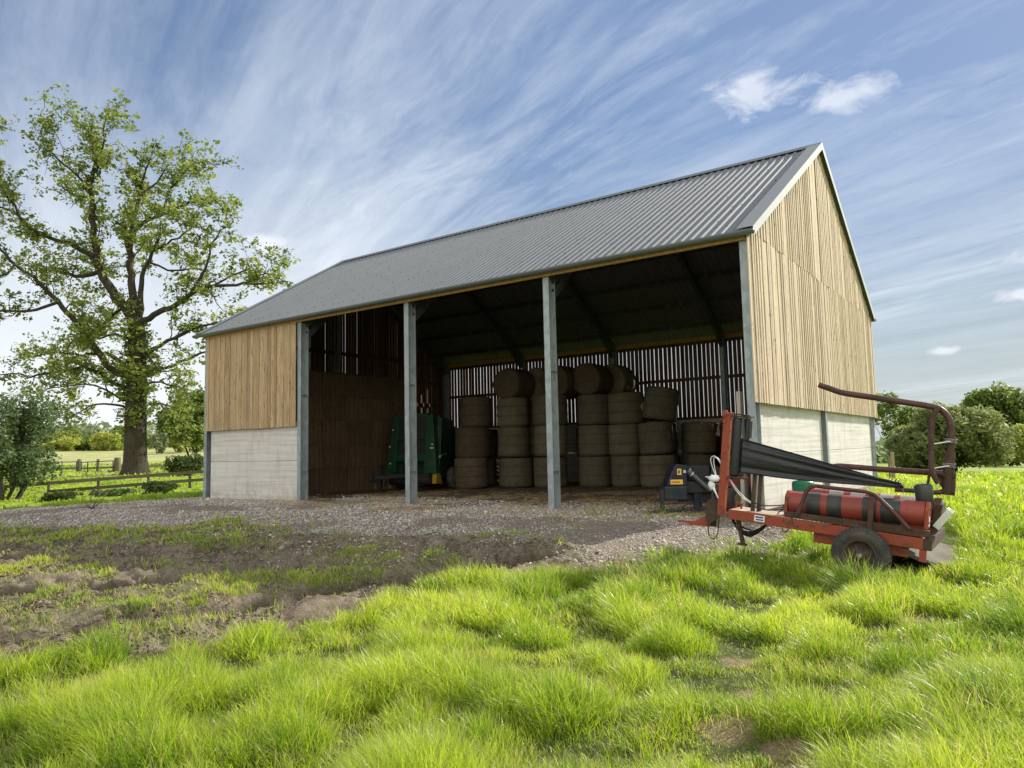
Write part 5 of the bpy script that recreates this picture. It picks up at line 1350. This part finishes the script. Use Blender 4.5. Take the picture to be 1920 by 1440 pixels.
# ------------------------------------------------------------------ sky, sun, camera
world = bpy.data.worlds.new('World'); scene.world = world; world.use_nodes = True
w = NT.__new__(NT); w.t = world.node_tree; w.t.nodes.clear()
SKY_STRENGTH = .12
sky = w.n('ShaderNodeTexSky'); sky.sky_type = 'NISHITA'; sky.sun_disc = False
sky.sun_elevation = SUN_EL; sky.sun_rotation = math.atan2(SUN_DIR.x, SUN_DIR.y)
sky.air_density = 1.0; sky.dust_density = .25; sky.ozone_density = 3.0; sky.altitude = 50
d = w.n('ShaderNodeTexCoord').outputs['Generated']
sx, sy, sz = w.sep(d)
zc = w.math('ADD', w.math('MAXIMUM', sz, 0.), .10)
px_, py_ = w.math('DIVIDE', sx, zc), w.math('DIVIDE', sy, zc)
AX = np.array([-.943, .333]); BX = np.array([.333, .943])
def dot2(a): return w.math('ADD', w.math('MULTIPLY', px_, float(a[0])), w.math('MULTIPLY', py_, float(a[1])))
u_, v_ = dot2(AX), dot2(BX)
wn = w.n('ShaderNodeTexNoise'); w.put(wn.inputs['Vector'], w.comb(px_, py_, 2.2)); wn.inputs['Scale'].default_value = .75; wn.inputs['Detail'].default_value = 3
wr_, wg_, _ = w.sep(wn.outputs['Color'])
u2 = w.math('ADD', u_, w.math('MULTIPLY', w.math('SUBTRACT', wr_, .5), 1.1)); v2 = w.math('ADD', v_, w.math('MULTIPLY', w.math('SUBTRACT', wg_, .5), .30))
big = w.noise(w.comb(w.math('MULTIPLY', u2, .38), w.math('MULTIPLY', v2, .75), 3.1), 1.0, 3, .5, .4)
st1 = w.noise(w.comb(w.math('MULTIPLY', u2, .36), w.math('MULTIPLY', v2, 1.8), 7.7), 1.0, 8, .62, .5)
st2 = w.noise(w.comb(w.math('MULTIPLY', u2, 1.3), w.math('MULTIPLY', v2, 6.5), 1.2), 1.0, 7, .66, .8)
st3 = w.noise(w.comb(w.math('MULTIPLY', u2, 5.), w.math('MULTIPLY', v2, 15.), 4.4), 1.0, 5, .65, .9)
mixs = w.math('ADD', w.math('ADD', w.math('MULTIPLY', st1, .56), w.math('MULTIPLY', st2, .30)), w.math('MULTIPLY', st3, .14))
cir = w.math('MULTIPLY', w.mr(mixs, .43, .63), w.mr(big, .36, .62, .25, 1.))
# small puffs of cumulus
def puff(c, rad, seed, sq=1.8):
    c = Vector(c).normalized()
    r = Vector((c.y, -c.x, 0)).normalized(); up = r.cross(c)
    a = w.n('ShaderNodeVectorMath', operation='DOT_PRODUCT'); w.put(a.inputs[0], d); a.inputs[1].default_value = r
    b = w.n('ShaderNodeVectorMath', operation='DOT_PRODUCT'); w.put(b.inputs[0], d); b.inputs[1].default_value = up
    q = w.n('ShaderNodeVectorMath', operation='DOT_PRODUCT'); w.put(q.inputs[0], d); q.inputs[1].default_value = c
    aa = w.math('DIVIDE', a.outputs['Value'], rad); bb = w.math('DIVIDE', w.math('SUBTRACT', b.outputs['Value'], float(up.dot(c))), rad/sq)
    rr = w.math('SQRT', w.math('ADD', w.math('MULTIPLY', aa, aa), w.math('MULTIPLY', bb, bb)))
    n = w.noise(w.vmath('ADD', w.map(d, (1, 1, 1.6)), (seed, 0., 0.)), 16, 6, .62, .5)
    f = w.math('SUBTRACT', w.math('ADD', n, .28), w.math('MULTIPLY', rr, .34))
    return w.math('MULTIPLY', w.mr(f, .42, .66), w.mr(q.outputs['Value'], .0, .1))
pf = puff((-.247, .870, .427), .055, 1.)
for c, r_, s_, q_ in (((-.150, .905, .405), .046, 5., 2.2), ((-.778, .567, .270), .026, 9., 2.), ((.0, .98, .16), .035, 12., 4.), ((.05, .985, .20), .05, 14., 3.5), ((-.08, .99, .105), .02, 21., 3.)):
    pf = w.math('MAXIMUM', pf, puff(c, r_, s_, q_))
# milky veil low down
veil = w.mr(sz, .0, .42, 1., 0.); veil = w.math('POWER', veil, 1.6)
lowleft = w.n('ShaderNodeVectorMath', operation='DOT_PRODUCT'); w.put(lowleft.inputs[0], d); lowleft.inputs[1].default_value = Vector((-.92, .36, .10)).normalized()
ll = w.mr(lowleft.outputs['Value'], .80, 1.0, 0., .75)
S = 1/SKY_STRENGTH
lum = w.n('ShaderNodeVectorMath', operation='DOT_PRODUCT'); w.put(lum.inputs[0], sky.outputs[0]); lum.inputs[1].default_value = (.21, .72, .07)
soft = w.math('DIVIDE', 1.22, w.math('ADD', 1., w.math('MULTIPLY', lum.outputs['Value'], SKY_STRENGTH*2.2)))      # tone compression added to hold the bright sky glow down
sc_ = w.n('ShaderNodeVectorMath', operation='SCALE'); w.put(sc_.inputs[0], sky.outputs[0]); w.put(sc_.inputs['Scale'], soft)
tint = w.mix(1., sc_.outputs[0], (.97, .95, .99), 'MULTIPLY')
c = w.mix(w.math('ADD', .10, w.math('MULTIPLY', veil, .74)), tint, (.43*S, .475*S, .465*S))
c = w.mix(w.math('MULTIPLY', cir, .68), c, (.60*S, .66*S, .73*S))
c = w.mix(w.math('MULTIPLY', ll, w.mr(sz, .10, .45, 1., 0.)), c, (.80*S, .83*S, .86*S))
c = w.mix(w.math('MULTIPLY', pf, .55), c, (.78*S, .80*S, .83*S))
# unseen bright cloud bank added behind the viewer, to fill the shaded barn front
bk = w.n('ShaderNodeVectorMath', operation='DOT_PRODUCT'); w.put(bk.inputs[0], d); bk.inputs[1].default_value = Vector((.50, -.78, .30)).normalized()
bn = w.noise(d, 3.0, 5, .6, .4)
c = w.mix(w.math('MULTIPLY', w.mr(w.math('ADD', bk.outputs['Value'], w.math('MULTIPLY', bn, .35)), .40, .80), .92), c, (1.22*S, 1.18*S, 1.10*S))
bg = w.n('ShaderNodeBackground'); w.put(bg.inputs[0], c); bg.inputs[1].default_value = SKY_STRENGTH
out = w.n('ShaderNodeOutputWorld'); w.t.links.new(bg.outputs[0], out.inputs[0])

sun = bpy.data.lights.new('sun', 'SUN'); sun.energy = 5.0; sun.angle = math.radians(.6); sun.color = (1, .93, .82)
so = bpy.data.objects.new('sun', sun); COL.objects.link(so)
sv = Vector((SUN_DIR.x*math.cos(SUN_EL), SUN_DIR.y*math.cos(SUN_EL), math.sin(SUN_EL)))
so.rotation_euler = sv.to_track_quat('Z', 'Y').to_euler(); so.location = (20, 30, 40)

cam = bpy.data.cameras.new('camera'); co = bpy.data.objects.new('camera', cam); COL.objects.link(co)
cam.sensor_width = 36; cam.lens = 25.692; cam.clip_start = .05; cam.clip_end = 3000
r = Vector((0.8121565, 0.58304294, -0.02151149)); u = Vector((0.06965748, -0.0602919, 0.99574732)); f = Vector((-0.57926648, 0.81020109, 0.08957976))
M = Matrix(((r.x, u.x, -f.x, CAM[0]), (r.y, u.y, -f.y, CAM[1]), (r.z, u.z, -f.z, CAM[2]), (0, 0, 0, 1)))
co.matrix_world = M
scene.camera = co
vs = scene.view_settings
vs.view_transform = 'Standard'; vs.look = 'None'; vs.gamma = 1; vs.exposure = .48; vs.use_curve_mapping = False
scene.cycles.max_bounces = 8; scene.cycles.diffuse_bounces = 3; scene.cycles.transmission_bounces = 4; scene.cycles.transparent_max_bounces = 6
scene.cycles.sample_clamp_indirect = 6
